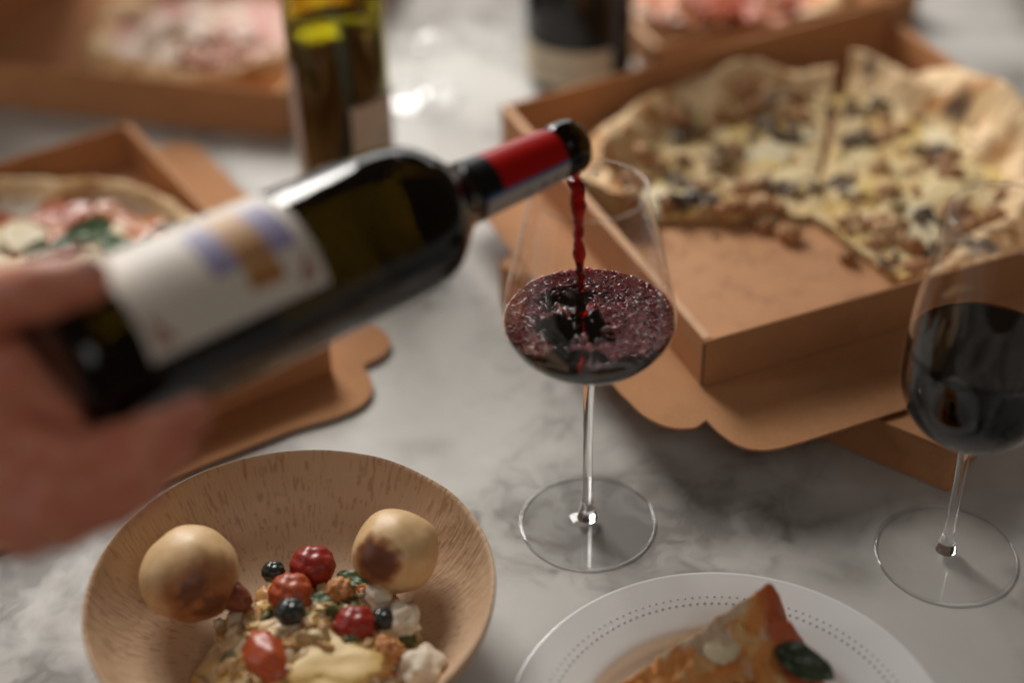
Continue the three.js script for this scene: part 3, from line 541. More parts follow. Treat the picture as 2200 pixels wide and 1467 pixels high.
{
  const t = thing('wine_bottle', 'dark red wine bottle held tilted with cream label and red neck, pouring wine', 'wine bottle', [-0.2346, 0.2661, 0.1841]);
  const ax = V(0.7374, -0.0581, -0.6729).normalize(), face = V(0.5587, 0.6124, 0.5593); face.addScaledVector(ax, -face.dot(ax)).normalize();
  const right = new THREE.Vector3().crossVectors(ax, face);
  t.quaternion.setFromRotationMatrix(new THREE.Matrix4().makeBasis(right, ax, face));
  part(t, 'glass', bottleGlass(bOuter, 0.3085, 0.0147), BOTTLE_DARK);
  // wine lying level in the tilted bottle
  const up = V(0, 1, 0).applyQuaternion(t.quaternion.clone().invert()), y0 = 0.2661, lvl = 0.2605 - y0;    // level above the group's origin, measured along world up
  const prof = [[0.0185, 0.0], [0.0185, 0.028], [0.02, 0.0325], ...bOuter.filter(([h]) => h > 0.024).map(([h, r]) => [h, r - wallT(h) - 0.00015]), [0.302, 0.0100]];
  const pos = [], idx = [], n = 72;
  const e2 = up.clone().setY(0).normalize();                         // world up within a cross-section
  const e1 = new THREE.Vector3().crossVectors(V(0, 1, 0), e2);
  for (const [h, r] of prof) for (let j = 0; j < n; j++) {
    const a = j / n * Math.PI * 2, c = r * Math.cos(a); let s = r * Math.sin(a);
    const k = (lvl - h * up.y) / Math.hypot(up.x, up.z);               // height of the liquid along e2 in this section
    s = Math.min(s, Math.max(k, -r * 0.999));
    pos.push(e1.x * c + e2.x * s, h, e1.z * c + e2.z * s);
  }
  for (let i = 0; i < prof.length - 1; i++) for (let j = 0; j < n; j++) { const a = i * n + j, b = i * n + (j + 1) % n; idx.push(a, a + n, b, b, a + n, b + n); }
  const L = prof.length - 1, ce = pos.length / 3; pos.push(e2.x * -0.006, 0.302, e2.z * -0.006); for (let j = 0; j < n; j++) idx.push(ce, L * n + (j + 1) % n, L * n + j);
  let g = new THREE.BufferGeometry(); g.setAttribute('position', new THREE.Float32BufferAttribute(pos, 3)); g.setIndex(idx); g = g.toNonIndexed(); g.computeVertexNormals();
  part(t, 'wine', g, WINE);
  // label
  const R = (d) => d * Math.PI / 180;
  const lab = canvasTex(1024, 1024, (c, w, h) => {                    // x along the bottle from base to neck, y round it (bottom of canvas = v 0)
    c.fillStyle = '#d9d0c3'; c.fillRect(0, 0, w, h);
    for (let i = 0; i < 5000; i++) { c.fillStyle = `rgba(${rnd() < 0.5 ? '120,105,90' : '255,250,240'},0.05)`; c.fillRect(rnd() * w, rnd() * h, 3, 3); }
    c.fillStyle = '#8d86a8'; c.fillRect(0.45 * w, 0.43 * h, 0.185 * w, 0.33 * h); c.fillRect(0.765 * w, 0.43 * h, 0.165 * w, 0.33 * h);
    c.strokeStyle = '#b9b2c6'; c.lineWidth = 6; c.strokeRect(0.015 * w, 0.012 * h, 0.97 * w, 0.976 * h);
    // the ochre engraved building between the bands
    c.fillStyle = '#c79a63'; c.fillRect(0.60 * w, 0.40 * h, 0.185 * w, 0.49 * h);
    c.strokeStyle = '#8a5526'; c.lineWidth = 5;
    for (let i = 0; i < 7; i++) { c.beginPath(); c.moveTo((0.615 + i * 0.026) * w, 0.50 * h); c.lineTo((0.615 + i * 0.026) * w, 0.84 * h); c.stroke(); }
    for (let i = 0; i < 6; i++) { c.beginPath(); c.moveTo(0.605 * w, (0.51 + i * 0.06) * h); c.lineTo(0.78 * w, (0.51 + i * 0.06) * h); c.stroke(); }
    c.fillStyle = '#7a431d'; for (let i = 0; i < 4; i++) c.fillRect((0.622 + i * 0.043) * w, 0.66 * h, 0.02 * w, 0.09 * h);
    c.fillStyle = '#a66a35'; c.fillRect(0.595 * w, 0.82 * h, 0.195 * w, 0.06 * h);
    // ornaments in the lower corners
    const orn = (x, s) => { c.fillStyle = '#8f4f3f'; c.beginPath(); c.moveTo(x - s * 60, 0.945 * h); c.lineTo(x + s * 48, 0.945 * h); c.lineTo(x + s * 38, 0.79 * h); c.closePath(); c.fill(); c.strokeStyle = '#d9d0c3'; c.lineWidth = 6; for (const [dx, dy, rad] of [[20, 0.90, 13], [-8, 0.922, 9], [32, 0.862, 9]]) { c.beginPath(); c.arc(x + s * dx, dy * h, rad, 0, 7); c.stroke(); } };
    orn(0.905 * w, 1); orn(0.10 * w, -1);
    c.fillStyle = 'rgba(120,112,110,0.55)'; for (let i = 0; i < 6; i++) c.fillRect(0.2 * w, (0.42 + i * 0.05) * h, (0.1 + 0.06 * ((i * 37) % 5) / 5) * w, 6);
  });
  part(t, 'label', sleeve(0.0290, 0.120, R(-118), R(18), (h) => outerR(h) + 0.0002).rotateY(R(0)), phy([1, 1, 1], 0.55, { map: lab }));
  // neck: black capsule, red paper, blue line and pale seal strip
  const cap = canvasTex(512, 512, (c, w, h) => {
    c.fillStyle = '#121214'; c.fillRect(0, 0, w, h);
    c.fillStyle = '#a80f0b'; c.fillRect(0.23 * w, 0, 0.77 * w, h);
  });
  part(t, 'capsule', sleeve(0.2310, 0.2905, R(-180), R(180), (h) => outerR(h) + 0.00025, 72, 16), phy([1, 1, 1], 0.32, { map: cap, specularIntensity: 0.6 }));
  const strip = canvasTex(1024, 256, (c, w, h) => {
    c.fillStyle = '#b3aaa0'; c.fillRect(0, 0, w, h); c.fillStyle = '#2f5f94'; c.fillRect(0, 0, w, 0.1 * h);
    c.strokeStyle = 'rgba(110,112,140,0.8)'; c.lineWidth = 7; c.beginPath(); c.arc(0.5 * w, 0.48 * h, 48, 0, 7); c.stroke(); c.lineWidth = 4; c.beginPath(); c.arc(0.5 * w, 0.48 * h, 34, 0, 7); c.stroke();
    c.fillStyle = 'rgba(110,112,140,0.65)'; c.fillRect(0.485 * w, 0.38 * h, 30, 50);
    c.beginPath(); c.moveTo(0.63 * w, 0.3 * h); c.lineTo(0.74 * w, 0.3 * h); c.lineTo(0.685 * w, 0.68 * h); c.closePath(); c.fill(); c.fillRect(0.80 * w, 0.3 * h, 60, 60);
    for (let i = 0; i < 5; i++) c.fillRect((0.88 + 0.02 * i) * w, 0.36 * h, 10, 26);
  });
  part(t, 'seal_strip', sleeve(0.2325, 0.2912, R(24), R(92), (h) => outerR(h) + 0.00055, 40, 16), phy([1, 1, 1], 0.6, { map: strip }));
}
// green bottle on the left, half full, with white labels
{
  const t = thing('wine_bottle', 'upright green glass bottle with pale labels standing behind the poured bottle', 'wine bottle', [-0.168, 0.0006, -0.392], 0.2);
  part(t, 'glass', bottleGlass(bOuter, 0.3085, 0.0147), BOTTLE_GREEN);
  const w = bOuter.filter(([h, r]) => h > 0.024 && h < 0.138).map(([h, r]) => [h, r - wallT(h) - 0.00015]), last = w[w.length - 1];
  part(t, 'wine', lathe([[0.0185, 0], [0.0185, 0.028], ...w, [0.139, last[1]], [0.139, 0]], 96), phy([1, 1, 1], 0, { transmission: 1, thickness: 0.02, ior: 1.34, attenuationColor: lin(0.26, 0.10, 0.03), attenuationDistance: 0.014 }));
  const R = (d) => d * Math.PI / 180, PAPER = std([0.62, 0.55, 0.5], 0.7);
  const lb = canvasTex(256, 256, (c, w, h) => { c.fillStyle = '#cbb9a4'; c.fillRect(0, 0, w, h); c.fillStyle = '#a84a42'; c.fillRect(0.76 * w, 0.5 * h, 0.2 * w, 0.16 * h); c.fillStyle = '#6d6058'; for (let i = 0; i < 4; i++) c.fillRect((0.2 + i * 0.12) * w, 0.3 * h, 8, 0.4 * h); });
  part(t, 'front_label', sleeve(0.02, 0.088, R(4), R(120), (h) => outerR(h) + 0.0002), std([1, 1, 1], 0.7, { map: lb }));
  part(t, 'back_label', sleeve(0.02, 0.118, R(-130), R(-62), (h) => outerR(h) + 0.0002), PAPER);
}
// dark bottle at the back with a cream label
{
  const t = thing('wine_bottle', 'upright black wine bottle with cream label behind the right pizza box', 'wine bottle', [0.0225, 0.0006, -0.560]);
  t.scale.setScalar(1.05); const s = 0.0443 / 0.0378, big = bOuter.map(([h, r]) => [h, r * s]);
  part(t, 'glass', bottleGlass(big, 0.3085, 0.0172), BOTTLE_BLACK);
  part(t, 'wine', lathe([[0.0185, 0], [0.0185, 0.03], ...big.filter(([h]) => h > 0.024 && h < 0.255).map(([h, r]) => [h, r - wallT(h) - 0.00015]), [0.255, 0]], 96), WINE);
  const lb = canvasTex(256, 256, (c, w, h) => { c.fillStyle = '#d8ccb4'; c.fillRect(0, 0, w, h); c.fillStyle = '#8d8372'; for (let i = 0; i < 5; i++) c.fillRect((0.2 + i * 0.1) * w, 0.3 * h, 6, 0.4 * h); });
  part(t, 'label', sleeve(0.012, 0.0445, -1.75, 0.58, (h) => 0.0443 + 0.0002), std([1, 1, 1], 0.75, { map: lb }));
}

// ------------------------------------------------------------------ the hand
{
  const TH = [[-0.2565, 0.2968, 0.1712, 0.0145], [-0.2296, 0.3100, 0.1823, 0.0122], [-0.2119, 0.3124, 0.1803, 0.0106]];
  const bones = [   // [joint, joint] each x, y, z, radius
    [[-0.4272, 0.2242, 0.2202, 0.040], [-0.3256, 0.2284, 0.1918, 0.030]], [[-0.3256, 0.2284, 0.1918, 0.030], [-0.2884, 0.2591, 0.1558, 0.024]], [[-0.3256, 0.2284, 0.1918, 0.029], [-0.2800, 0.2352, 0.1880, 0.024]],
    [[-0.2884, 0.2591, 0.1558, 0.020], [-0.2800, 0.2352, 0.1880, 0.022]], [[-0.2610, 0.2790, 0.1445, 0.013], [-0.2640, 0.2585, 0.1563, 0.013]], [[-0.2640, 0.2585, 0.1563, 0.013], [-0.2600, 0.2470, 0.1840, 0.013]],
    [[-0.2569, 0.2615, 0.1603, 0.0120], [-0.2370, 0.2446, 0.1858, 0.0130]], [[-0.2370, 0.2446, 0.1858, 0.0130], [-0.2077, 0.2458, 0.2062, 0.0110]],
    [[-0.2884, 0.2640, 0.1500, 0.019], TH[0]], [TH[0], TH[1]], [TH[1], TH[2]],
    [[-0.2800, 0.2400, 0.1860, 0.018], [-0.2632, 0.2478, 0.1959, 0.0135]], [[-0.2632, 0.2478, 0.1959, 0.0132], [-0.2176, 0.2516, 0.2182, 0.0105]], [[-0.2176, 0.2516, 0.2182, 0.0105], [-0.1879, 0.2571, 0.2115, 0.0095]], [[-0.1879, 0.2571, 0.2115, 0.0093], [-0.1733, 0.2586, 0.2002, 0.0080]],
    [[-0.2800, 0.2352, 0.1880, 0.020], [-0.2632, 0.2417, 0.2094, 0.0135]], [[-0.2632, 0.2417, 0.2094, 0.0132], [-0.2196, 0.2459, 0.2325, 0.0106]], [[-0.2196, 0.2459, 0.2325, 0.0106], [-0.1923, 0.2506, 0.2252, 0.0096]], [[-0.1923, 0.2506, 0.2252, 0.0095], [-0.1793, 0.2504, 0.2128, 0.0082]],
    [[-0.2880, 0.2320, 0.1930, 0.020], [-0.2654, 0.2326, 0.2163, 0.0130]], [[-0.2654, 0.2326, 0.2163, 0.0128], [-0.2275, 0.2373, 0.2378, 0.0104]], [[-0.2275, 0.2373, 0.2378, 0.0104], [-0.2029, 0.2402, 0.2331, 0.0094]], [[-0.2029, 0.2402, 0.2331, 0.0093], [-0.1909, 0.2413, 0.2260, 0.0080]],
    [[-0.2950, 0.2280, 0.1960, 0.018], [-0.2702, 0.2238, 0.2205, 0.0115]], [[-0.2702, 0.2238, 0.2205, 0.0113], [-0.2409, 0.2275, 0.2365, 0.0090]], [[-0.2409, 0.2275, 0.2365, 0.0090], [-0.2240, 0.2294, 0.2351, 0.0080]], [[-0.2240, 0.2294, 0.2351, 0.0079], [-0.2140, 0.2287, 0.2293, 0.0068]],
  ];
  const chain = (i) => i < 8 ? 0 : i < 11 ? 1 : i < 15 ? 2 : i < 19 ? 3 : i < 23 ? 4 : 5;
  const dist = (p, [a, b]) => { const bx = b[0] - a[0], by = b[1] - a[1], bz = b[2] - a[2], px = p[0] - a[0], py = p[1] - a[1], pz = p[2] - a[2], t = clamp((px * bx + py * by + pz * bz) / (bx * bx + by * by + bz * bz)); return Math.hypot(px - bx * t, py - by * t, pz - bz * t) - mix(a[3], b[3], t); };
  const smin = (a, b, k) => { const h = Math.max(k - Math.abs(a - b), 0) / k; return Math.min(a, b) - h * h * k * 0.25; };
  const ctr = [-0.315, 0.255, 0.19], half = 0.162, res = 118;
  const mc = new MarchingCubes(res, new THREE.MeshStandardMaterial(), false, false, 200000);
  mc.isolation = 0;
  for (let k = 0; k < res; k++) for (let j = 0; j < res; j++) for (let i = 0; i < res; i++) {
    const p = [ctr[0] + half * (i - res / 2) / (res / 2), ctr[1] + half * (j - res / 2) / (res / 2), ctr[2] + half * (k - res / 2) / (res / 2)];
    const c = [9, 9, 9, 9, 9, 9];
    bones.forEach((b, n) => { const q = chain(n); c[q] = smin(c[q], dist(p, b), q ? 0.004 : 0.02); });
    let d = c[0]; for (let q = 1; q < 6; q++) { const near = Math.hypot(p[0] + 0.28, p[1] - 0.242, p[2] - 0.19); d = smin(d, c[q], q === 1 ? 0.014 : mix(0.014, 0.0025, sstep(0.03, 0.06, near))); }
    d += 0.0004 * n3(p[0] * 90, p[1] * 90, p[2] * 90);
    mc.field[i + j * res + k * res * res] = -d;
  }
  mc.update();
  const n = mc.count, pa = new Float32Array(n * 3), na = new Float32Array(n * 3);
  for (let i = 0; i < n * 3; i++) { pa[i] = ctr[i % 3] + half * mc.positionArray[i]; na[i] = mc.normalArray[i]; }
  let g = new THREE.BufferGeometry(); g.setAttribute('position', new THREE.BufferAttribute(pa, 3)); g = mergeVertices(g, 1e-6); g.computeVertexNormals();
  colored(g, (x, y, z) => { const a = fbm(x * 70, y * 70, z * 70, 4), tip = Math.exp(-((x + 0.173) ** 2 + (y - 0.2586) ** 2 + (z - 0.2) ** 2) / 0.0003); return mix3(mix3([0.70, 0.29, 0.18], [0.64, 0.19, 0.11], clamp(0.5 + a)), [0.5, 0.17, 0.12], tip * 0.7); });
  const t = thing('person', 'bare hand and wrist at the left edge gripping the base of the tilted bottle', 'person');
  part(t, 'hand', g, new THREE.MeshPhysicalMaterial({ vertexColors: true, roughness: 0.5, sheen: 0.2, sheenRoughness: 0.5, sheenColor: lin(0.6, 0.3, 0.2), side: THREE.DoubleSide }));
  const nail = (x, y, z, qx, qy, qz, s) => { const o = part(t, 'nail', lump(1, 2, 1, 0.03, [0.8, 0.18, 1], 2), phy([0.58, 0.30, 0.24], 0.25)); o.position.set(x, y, z); o.rotation.set(qx, qy, qz); o.scale.setScalar(s); };
  nail(-0.2085, 0.3215, 0.1830, 0.35, 1.4, 0.15, 0.0058);
}

// ------------------------------------------------------------------ stoneware bowl with fried dough balls
const bowlStreak = tex(1024, (u, v) => {                              // u round the bowl, v from centre to rim
  const rib = vn(u, v * 0.06, 512, 401), br = vfbm(u, v * 0.35, 96, 3, 403), cl = vfbm(u, v, 10, 4, 407), sp = vn(u, v * 0.6, 300, 411);
  const mark = sstep(0.56, 0.78, rib) * sstep(0.35, 0.62, br) * sstep(0.25, 0.55, v);
  let c = mix3([0.60, 0.42, 0.275], [0.54, 0.35, 0.21], cl); c = mix3(c, [0.30, 0.165, 0.085], 0.5 * mark); c = mix3(c, [0.36, 0.21, 0.11], sp > 0.95 ? 0.4 : 0); return c;
}, true);
const bowlBump = tex(1024, (u, v) => grey(0.5 + (0.7 * (vn(u, v * 0.05, 512, 401) - 0.5) + 0.5 * (vfbm(u, v * 0.4, 128, 3, 419) - 0.5)) * sstep(0.35, 0.9, v)), false);
{
  const t = thing('stoneware_bowl', 'round beige stoneware bowl with ribbed glaze at the lower left', 'bowl', [-0.164, 0.0008, 0.1]);
  const ins = smooth([[0.0068, 0], [0.0072, 0.03], [0.0105, 0.055], [0.019, 0.078], [0.032, 0.094], [0.046, 0.1035], [0.0545, 0.1072]], 6), out = smooth([[0.0556, 0.1085], [0.0545, 0.1096], [0.044, 0.1075], [0.03, 0.0985], [0.017, 0.083], [0.007, 0.062], [0.003, 0.046], [0, 0.044], [0, 0.0]], 5);
  const g = lathe([...ins, ...out], 220), p = g.attributes.position, uv = g.attributes.uv;
  for (let i = 0; i < p.count; i++) { const x = p.getX(i), z = p.getZ(i), y = p.getY(i), a = Math.atan2(z, x), r = Math.hypot(x, z); p.setY(i, y + 0.0009 * sstep(0.03, 0.055, y) * n3(Math.cos(a) * 2, Math.sin(a) * 2, 3)); uv.setY(i, clamp(r / 0.11)); }
  g.computeVertexNormals();
  part(t, 'body', g, new THREE.MeshPhysicalMaterial({ map: bowlStreak, bumpMap: bowlBump, bumpScale: 0.0006, roughness: 0.5, side: THREE.DoubleSide }));
}
const DOUGH = new THREE.MeshPhysicalMaterial({ vertexColors: true, roughness: 0.46, sheen: 0.3, sheenColor: lin(0.8, 0.6, 0.4), sheenRoughness: 0.6 });
function doughBall(label, pos, r, toast, sd, spread) {
  const g = lump(r, 40, 0.9, 0.10, [1, 0.93, 1.03], sd, 1), d = V(...toast).normalize(), p = g.attributes.position;
  for (let i = 0; i < p.count; i++) { const v = V(p.getX(i), p.getY(i), p.getZ(i)), k = 1 + 0.0006 * fbm(v.x * 1500, v.y * 1500, v.z * 1500, 2); p.setXYZ(i, v.x * k, v.y * k, v.z * k); }
  g.computeVertexNormals();
  colored(g, (x, y, z) => {
    const v = V(x, y, z).normalize(), t = v.dot(d) + 0.2 * fbm(x * 55, y * 55, z * 55, 4), e = fbm(x * 140, y * 140, z * 140, 3);
    let c = mix3([0.74, 0.53, 0.29], [0.66, 0.41, 0.18], clamp(0.5 + 0.6 * e)); c = mix3(c, [0.34, 0.13, 0.045], sstep(spread[0], spread[1], t)); return mix3(c, [0.13, 0.04, 0.018], 0.9 * sstep(spread[1] - 0.04, spread[1] + 0.08, t));
  });
  solo('dough_ball', g, DOUGH, label, 'dough ball', pos);
}
doughBall('golden fried dough ball at the right of the bowl with one dark toasted spot', [-0.1098, 0.0455, 0.0665], 0.0238, [-0.50, 0.46, 0.68], 1.3, [0.72, 0.88]);
doughBall('browned fried dough ball at the left of the bowl', [-0.2215, 0.0475, 0.0815], 0.0268, [0.46, 0.16, 0.86], 5.1, [0.38, 0.90]);
// the salad under and between them
{
  const g = new THREE.CylinderGeometry(1, 1, 1, 8); void g;
  const mound = new THREE.CircleGeometry(0.066, 90, 0, Math.PI * 2);
  const R = 40, A = 120, pos = [], idx = [], col = [];
  for (let i = 0; i <= R; i++) for (let j = 0; j < A; j++) {
    const a = j / A * Math.PI * 2, r = 0.064 * i / R * (1 + 0.14 * n3(Math.cos(a) * 1.6, Math.sin(a) * 1.6, 2)), x = r * Math.cos(a), z = r * Math.sin(a), y = 0.026 * Math.pow(1 - (i / R) ** 2.2, 0.8) + 0.005 * fbm(x * 60, z * 60, 1, 4) * (1 - i / R);
    pos.push(x, i === R ? 0 : y, z);
    const m = fbm(x * 30, z * 30, 6, 4), q = fbm(x * 70, z * 70, 3, 3);
    let c = mix3([0.50, 0.34, 0.17], [0.58, 0.38, 0.10], sstep(-0.2, 0.3, m)); c = mix3(c, [0.68, 0.58, 0.42], 0.8 * sstep(0.1, 0.35, q)); col.push(...c);
  }
  for (let i = 0; i < R; i++) for (let j = 0; j < A; j++) { const a = i * A + j, b = i * A + (j + 1) % A; idx.push(a, b, a + A, b, b + A, a + A); }
  const gg = new THREE.BufferGeometry(); gg.setAttribute('position', new THREE.Float32BufferAttribute(pos, 3)); gg.setAttribute('color', new THREE.Float32BufferAttribute(col, 3)); gg.setIndex(idx); gg.computeVertexNormals(); mound.dispose();
  const salad = solo('creamy_salad', gg, new THREE.MeshPhysicalMaterial({ vertexColors: true, roughness: 0.45, clearcoat: 0.25, clearcoatRoughness: 0.3, side: THREE.DoubleSide }), 'creamy yellow salad heaped in the bottom of the stoneware bowl', 'salad', [-0.155, 0.0135, 0.122]);
  { // chopped bits all over the salad
    const n = 210, im = new THREE.InstancedMesh(lump(1, 3, 1.4, 0.5, [1, 0.7, 0.85], 91), phy([1, 1, 1], 0.42, { specularIntensity: 0.8 }), n), m = new THREE.Matrix4(), q = new THREE.Quaternion();
    const tints = [[0.60, 0.42, 0.22], [0.62, 0.48, 0.28], [0.60, 0.38, 0.13], [0.50, 0.14, 0.05], [0.56, 0.30, 0.11], [0.12, 0.13, 0.04], [0.66, 0.54, 0.38], [0.56, 0.36, 0.16], [0.48, 0.28, 0.1]];
    for (let i = 0; i < n; i++) {
      const a = rr(0, 6.283), d = 0.062 * Math.sqrt(rnd()), x = d * Math.cos(a), z = d * Math.sin(a), y = 0.026 * Math.pow(Math.max(0, 1 - (d / 0.064) ** 2.2), 0.8), s = rr(0.003, 0.008);
      q.setFromEuler(new THREE.Euler(rr(0, 6), rr(0, 6), rr(0, 6))); m.compose(V(x, y - 0.0012, z), q, V(s, s * 0.6, s)); im.setMatrixAt(i, m); im.setColorAt(i, lin(...tints[rnd() * tints.length | 0]));
    }
    im.name = 'chopped_bits'; im.userData = { kind: 'stuff' }; salad.add(im);
  }
  const TOM = phy([0.28, 0.022, 0.012], 0.34), TOM2 = phy([0.40, 0.07, 0.018], 0.38), ROAST = phy([0.20, 0.05, 0.02], 0.35), OLIVE = phy([0.03, 0.035, 0.03], 0.2), GREEN = phy([0.06, 0.10, 0.02], 0.45), FETA = phy([0.72, 0.62, 0.48], 0.55), CROUT = phy([0.52, 0.22, 0.07], 0.6);
  const curd = [0, 1, 2].map((k) => lump(1, 5, 1.0, 0.45, [1, 0.8, 0.9], 70 + 9 * k));
  const cherry = lump(1, 8, 1.5, 0.16, [1, 0.82, 1], 2), longer = lump(1, 8, 1.5, 0.15, [0.75, 0.75, 1.3], 4);
  const bit = (name, geo, mat, label, cat, x, y, z, s, ry = 0, grp) => { const o = solo(name, geo, mat, label, cat, [x, y, z], grp); o.scale.setScalar(s); o.rotation.y = ry; return o; };
  bit('cherry_tomato', cherry, TOM, 'dark red tomato at the top of the salad, between the two dough balls', 'tomato', -0.1565, 0.0375, 0.068, 0.0128);
  bit('cherry_tomato', cherry, TOM2, 'orange red tomato left of centre in the salad, under the dark red one', 'tomato', -0.1665, 0.0385, 0.0895, 0.0124);
  bit('cherry_tomato', cherry, TOM, 'bright red tomato at the right of the salad beside a dark olive', 'tomato', -0.1302, 0.0370, 0.1130, 0.0118);
  bit('plum_tomato', longer, TOM2, 'long red plum tomato at the front of the salad', 'tomato', -0.1755, 0.0355, 0.1335, 0.0150, 0.45);
  bit('roasted_tomato', longer, ROAST, 'dark roasted tomato touching the left dough ball', 'tomato', -0.1985, 0.0395, 0.0905, 0.0105, 0.9);
  for (const [x, y, z, s, l] of [[-0.1775, 0.040, 0.074, 0.0066, 'small dark olive behind the orange red tomato'], [-0.1642, 0.046, 0.1100, 0.0082, 'dark green olive in the middle of the salad'], [-0.1160, 0.037, 0.1088, 0.0068, 'dark olive right of the bright red tomato']]) bit('olive', cherry, OLIVE, l, 'olive', x, y, z, s);
  for (const [x, y, z, s, l] of [[-0.1335, 0.0415, 0.0835, 0.0090, 'green herb leaf below the right dough ball'], [-0.1485, 0.0455, 0.1010, 0.0060, 'small green leaf near the middle of the salad']]) bit('herb_leaf', leaves[0], GREEN, l, 'leaf', x, y, z, s, 1.2);
  for (const [x, y, z, s, m, l] of [[-0.1190, 0.0375, 0.0925, 0.008, 0, 'white cheese crumb under the right dough ball'], [-0.1060, 0.033, 0.1055, 0.0105, 0, 'white cheese crumb at the right edge of the salad'], [-0.0945, 0.026, 0.1350, 0.0130, 0, 'large white cheese lump at the front right of the bowl'], [-0.1395, 0.0395, 0.0885, 0.0075, 1, 'orange crouton right of the orange red tomato'], [-0.1130, 0.033, 0.1275, 0.0085, 1, 'orange crouton at the front right of the salad']]) bit(m ? 'crouton' : 'cheese_crumb', m ? crumbs[(x * -1000 | 0) % 6] : curd[(x * -1000 | 0) % 3], m ? CROUT : FETA, l, m ? 'crouton' : 'cheese', x, y, z, s, x * 90);
  bit('salad_cream', cheeseGeo[1], phy([0.62, 0.42, 0.14], 0.5), 'pool of yellow dressing at the front of the salad', 'dressing', -0.142, 0.0365, 0.138, 0.026);
}

// ------------------------------------------------------------------ white plate with a slice of pizza
{
  const t = thing('white_plate', 'white porcelain plate with a ring of small dots on its rim, at the bottom right', 'plate', [0.062, 0.0006, 0.181]);
  const pr = [...smooth([[0.0062, 0], [0.0062, 0.05], [0.0066, 0.066], [0.0098, 0.0745], [0.0142, 0.079], [0.0168, 0.088], [0.0200, 0.104], [0.0218, 0.1128]], 6), [0.0222, 0.1142], [0.0214, 0.1149], ...smooth([[0.0206, 0.114], [0.015, 0.093], [0.0085, 0.075], [0.002, 0.062], [0, 0.06], [0, 0]], 5)];
  part(t, 'body', lathe(pr, 180), phy([0.76, 0.755, 0.74], 0.18, { ior: 1.5, side: THREE.DoubleSide }));
  const n = 150, im = new THREE.InstancedMesh(new THREE.SphereGeometry(1, 10, 6), phy([0.36, 0.36, 0.37], 0.25), n * 2), m = new THREE.Matrix4(), q = new THREE.Quaternion();
  for (let i = 0; i < n * 2; i++) { const row = i % 2, a = (i / 2 | 0) / n * Math.PI * 2 + row * 0.02, r = row ? 0.0985 : 0.0945; m.compose(V(r * Math.cos(a), (row ? 0.0189 : 0.0181), r * Math.sin(a)), q, V(row ? 0.0007 : 0.0010, 0.00035, row ? 0.0007 : 0.0010)); im.setMatrixAt(i, m); }
  im.name = 'dot_ring'; im.userData = { kind: 'stuff' }; t.add(im);
}
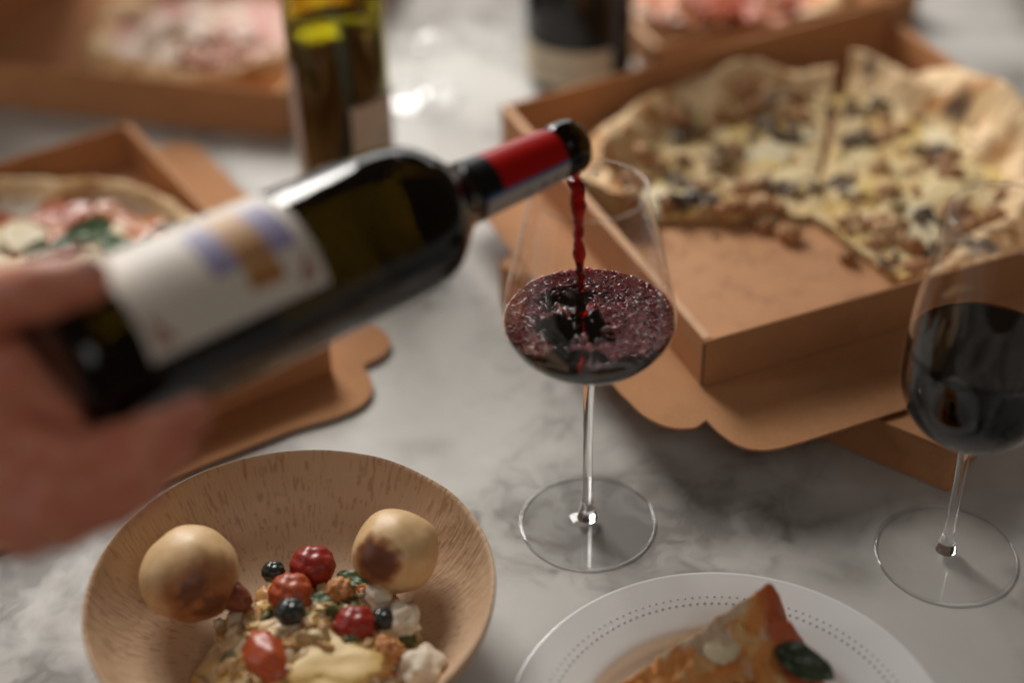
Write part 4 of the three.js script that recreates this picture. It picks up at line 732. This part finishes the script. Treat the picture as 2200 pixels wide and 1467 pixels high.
{
  const t = thing('pizza_slice', 'folded slice of tomato pizza with basil on the white plate', 'pizza', [0, 0.0072, 0]);
  // folded: a ridge that climbs to a peak, steep behind and sloping towards the front
  const A = [-0.006, 0.158], B = [0.092, 0.1115], ux = B[0] - A[0], uz = B[1] - A[1], UL = Math.hypot(ux, uz), nx = -uz / UL, nz = ux / UL;
  const at = (u, d) => [A[0] + ux * u + nx * d, A[1] + uz * u + nz * d];
  const ridge = (u) => 0.013 + 0.011 * sstep(0.05, 0.5, u) + 0.026 * Math.pow(clamp((u - 0.35) / 0.65), 1.3);
  const hgt = (u, d) => {
    const [x, z] = at(u, d), end = Math.sqrt(Math.max(0, 1 - sstep(0.94, 1.13, u + 0.03 * n3(d * 120, 1, 3)))), H = ridge(Math.min(u, 1)) * end;
    const f = d < 0 ? 1 - sstep(0, 0.011 + 0.003 * n3(u * 6, 2, 2), -d) : Math.pow(clamp(1 - d / (0.062 - 0.012 * u)), 0.85);
    return Math.max(0, H * f + 0.006 * end * sstep(0.07, 0.055, d) * (d < 0 ? f : 1) + 0.0045 * fbm(x * 80, z * 80, 3, 4) * end * (d < 0 ? f : 1));
  };
  const NU = 150, ND = 80, pos = [], col = [], uv = [], idx = [];
  for (let i = 0; i <= NU; i++) for (let j = 0; j <= ND; j++) {
    const u = mix(-0.12, 1.14, i / NU), d = mix(-0.0135, 0.074, j / ND), [x, z] = at(u, d);
    pos.push(x, hgt(u, d), z); uv.push(x * 12, z * 12);
    const a = fbm(x * 60, z * 60, 6, 4), b = fbm(x * 45 + 4, z * 45, 2, 3);
    let c = mix3([0.74, 0.29, 0.075], [0.78, 0.46, 0.19], sstep(-0.25, 0.3, a)); c = mix3(c, [0.72, 0.58, 0.42], 0.85 * sstep(-0.05, 0.25, b + 0.25 - Math.abs(u - 0.68) * 1.4 - d * 6));
    c = mix3(c, [0.52, 0.09, 0.025], 0.9 * sstep(0.87, 0.93, u + 0.05 * b + d * 1.2) * sstep(1.16, 1.05, u + 0.06 * a)); c = mix3(c, [0.55, 0.09, 0.02], 0.85 * sstep(0.1, 0.3, a + 0.3 - 3.2 * Math.abs(u - 0.2)));
    if (d < 0.002) c = mix3(c, [0.64, 0.42, 0.2], 0.6 * sstep(0.002, -0.003, d) * (u < 0.85 ? 1 : 0.2));
    col.push(...c);
  }
  for (let i = 0; i < NU; i++) for (let j = 0; j < ND; j++) { const a = i * (ND + 1) + j, b = a + 1, c = a + ND + 1; idx.push(a, b, c, b, c + 1, c); }
  const g = new THREE.BufferGeometry(); g.setAttribute('position', new THREE.Float32BufferAttribute(pos, 3)); g.setAttribute('color', new THREE.Float32BufferAttribute(col, 3)); g.setAttribute('uv', new THREE.Float32BufferAttribute(uv, 2)); g.setIndex(idx); g.computeVertexNormals();
  part(t, 'crust', g, PIZZA);
  const DK = phy([0.035, 0.028, 0.02], 0.4);
  for (const [u, d, s] of [[0.64, 0.012, 0.010]]) { const [x, z] = at(u, d); put(t, 'cheese', cheeseGeo[2], CHEESE[2], x, hgt(u, d) - 0.0005, z, s, 0.25); }
  const DL = phy([0.035, 0.05, 0.022], 0.4, DS);
  for (const [x, y, z, s, r] of [[0.1035, 0.030, 0.1500, 0.0165, 1.0]]) { const o = part(t, 'basil_leaf', leaves[1], DL); o.position.set(x, y, z); o.scale.setScalar(s); o.rotation.set(0.35, r, -0.25); }
  put(t, 'grilled_aubergine', cheeseGeo[0], DK, 0.068, 0.021, 0.1640, 0.016, 0.2);
}

scene.traverse((o) => { if (o.isMesh) { o.castShadow = true; o.receiveShadow = true; } });
renderer.render(scene, camera);
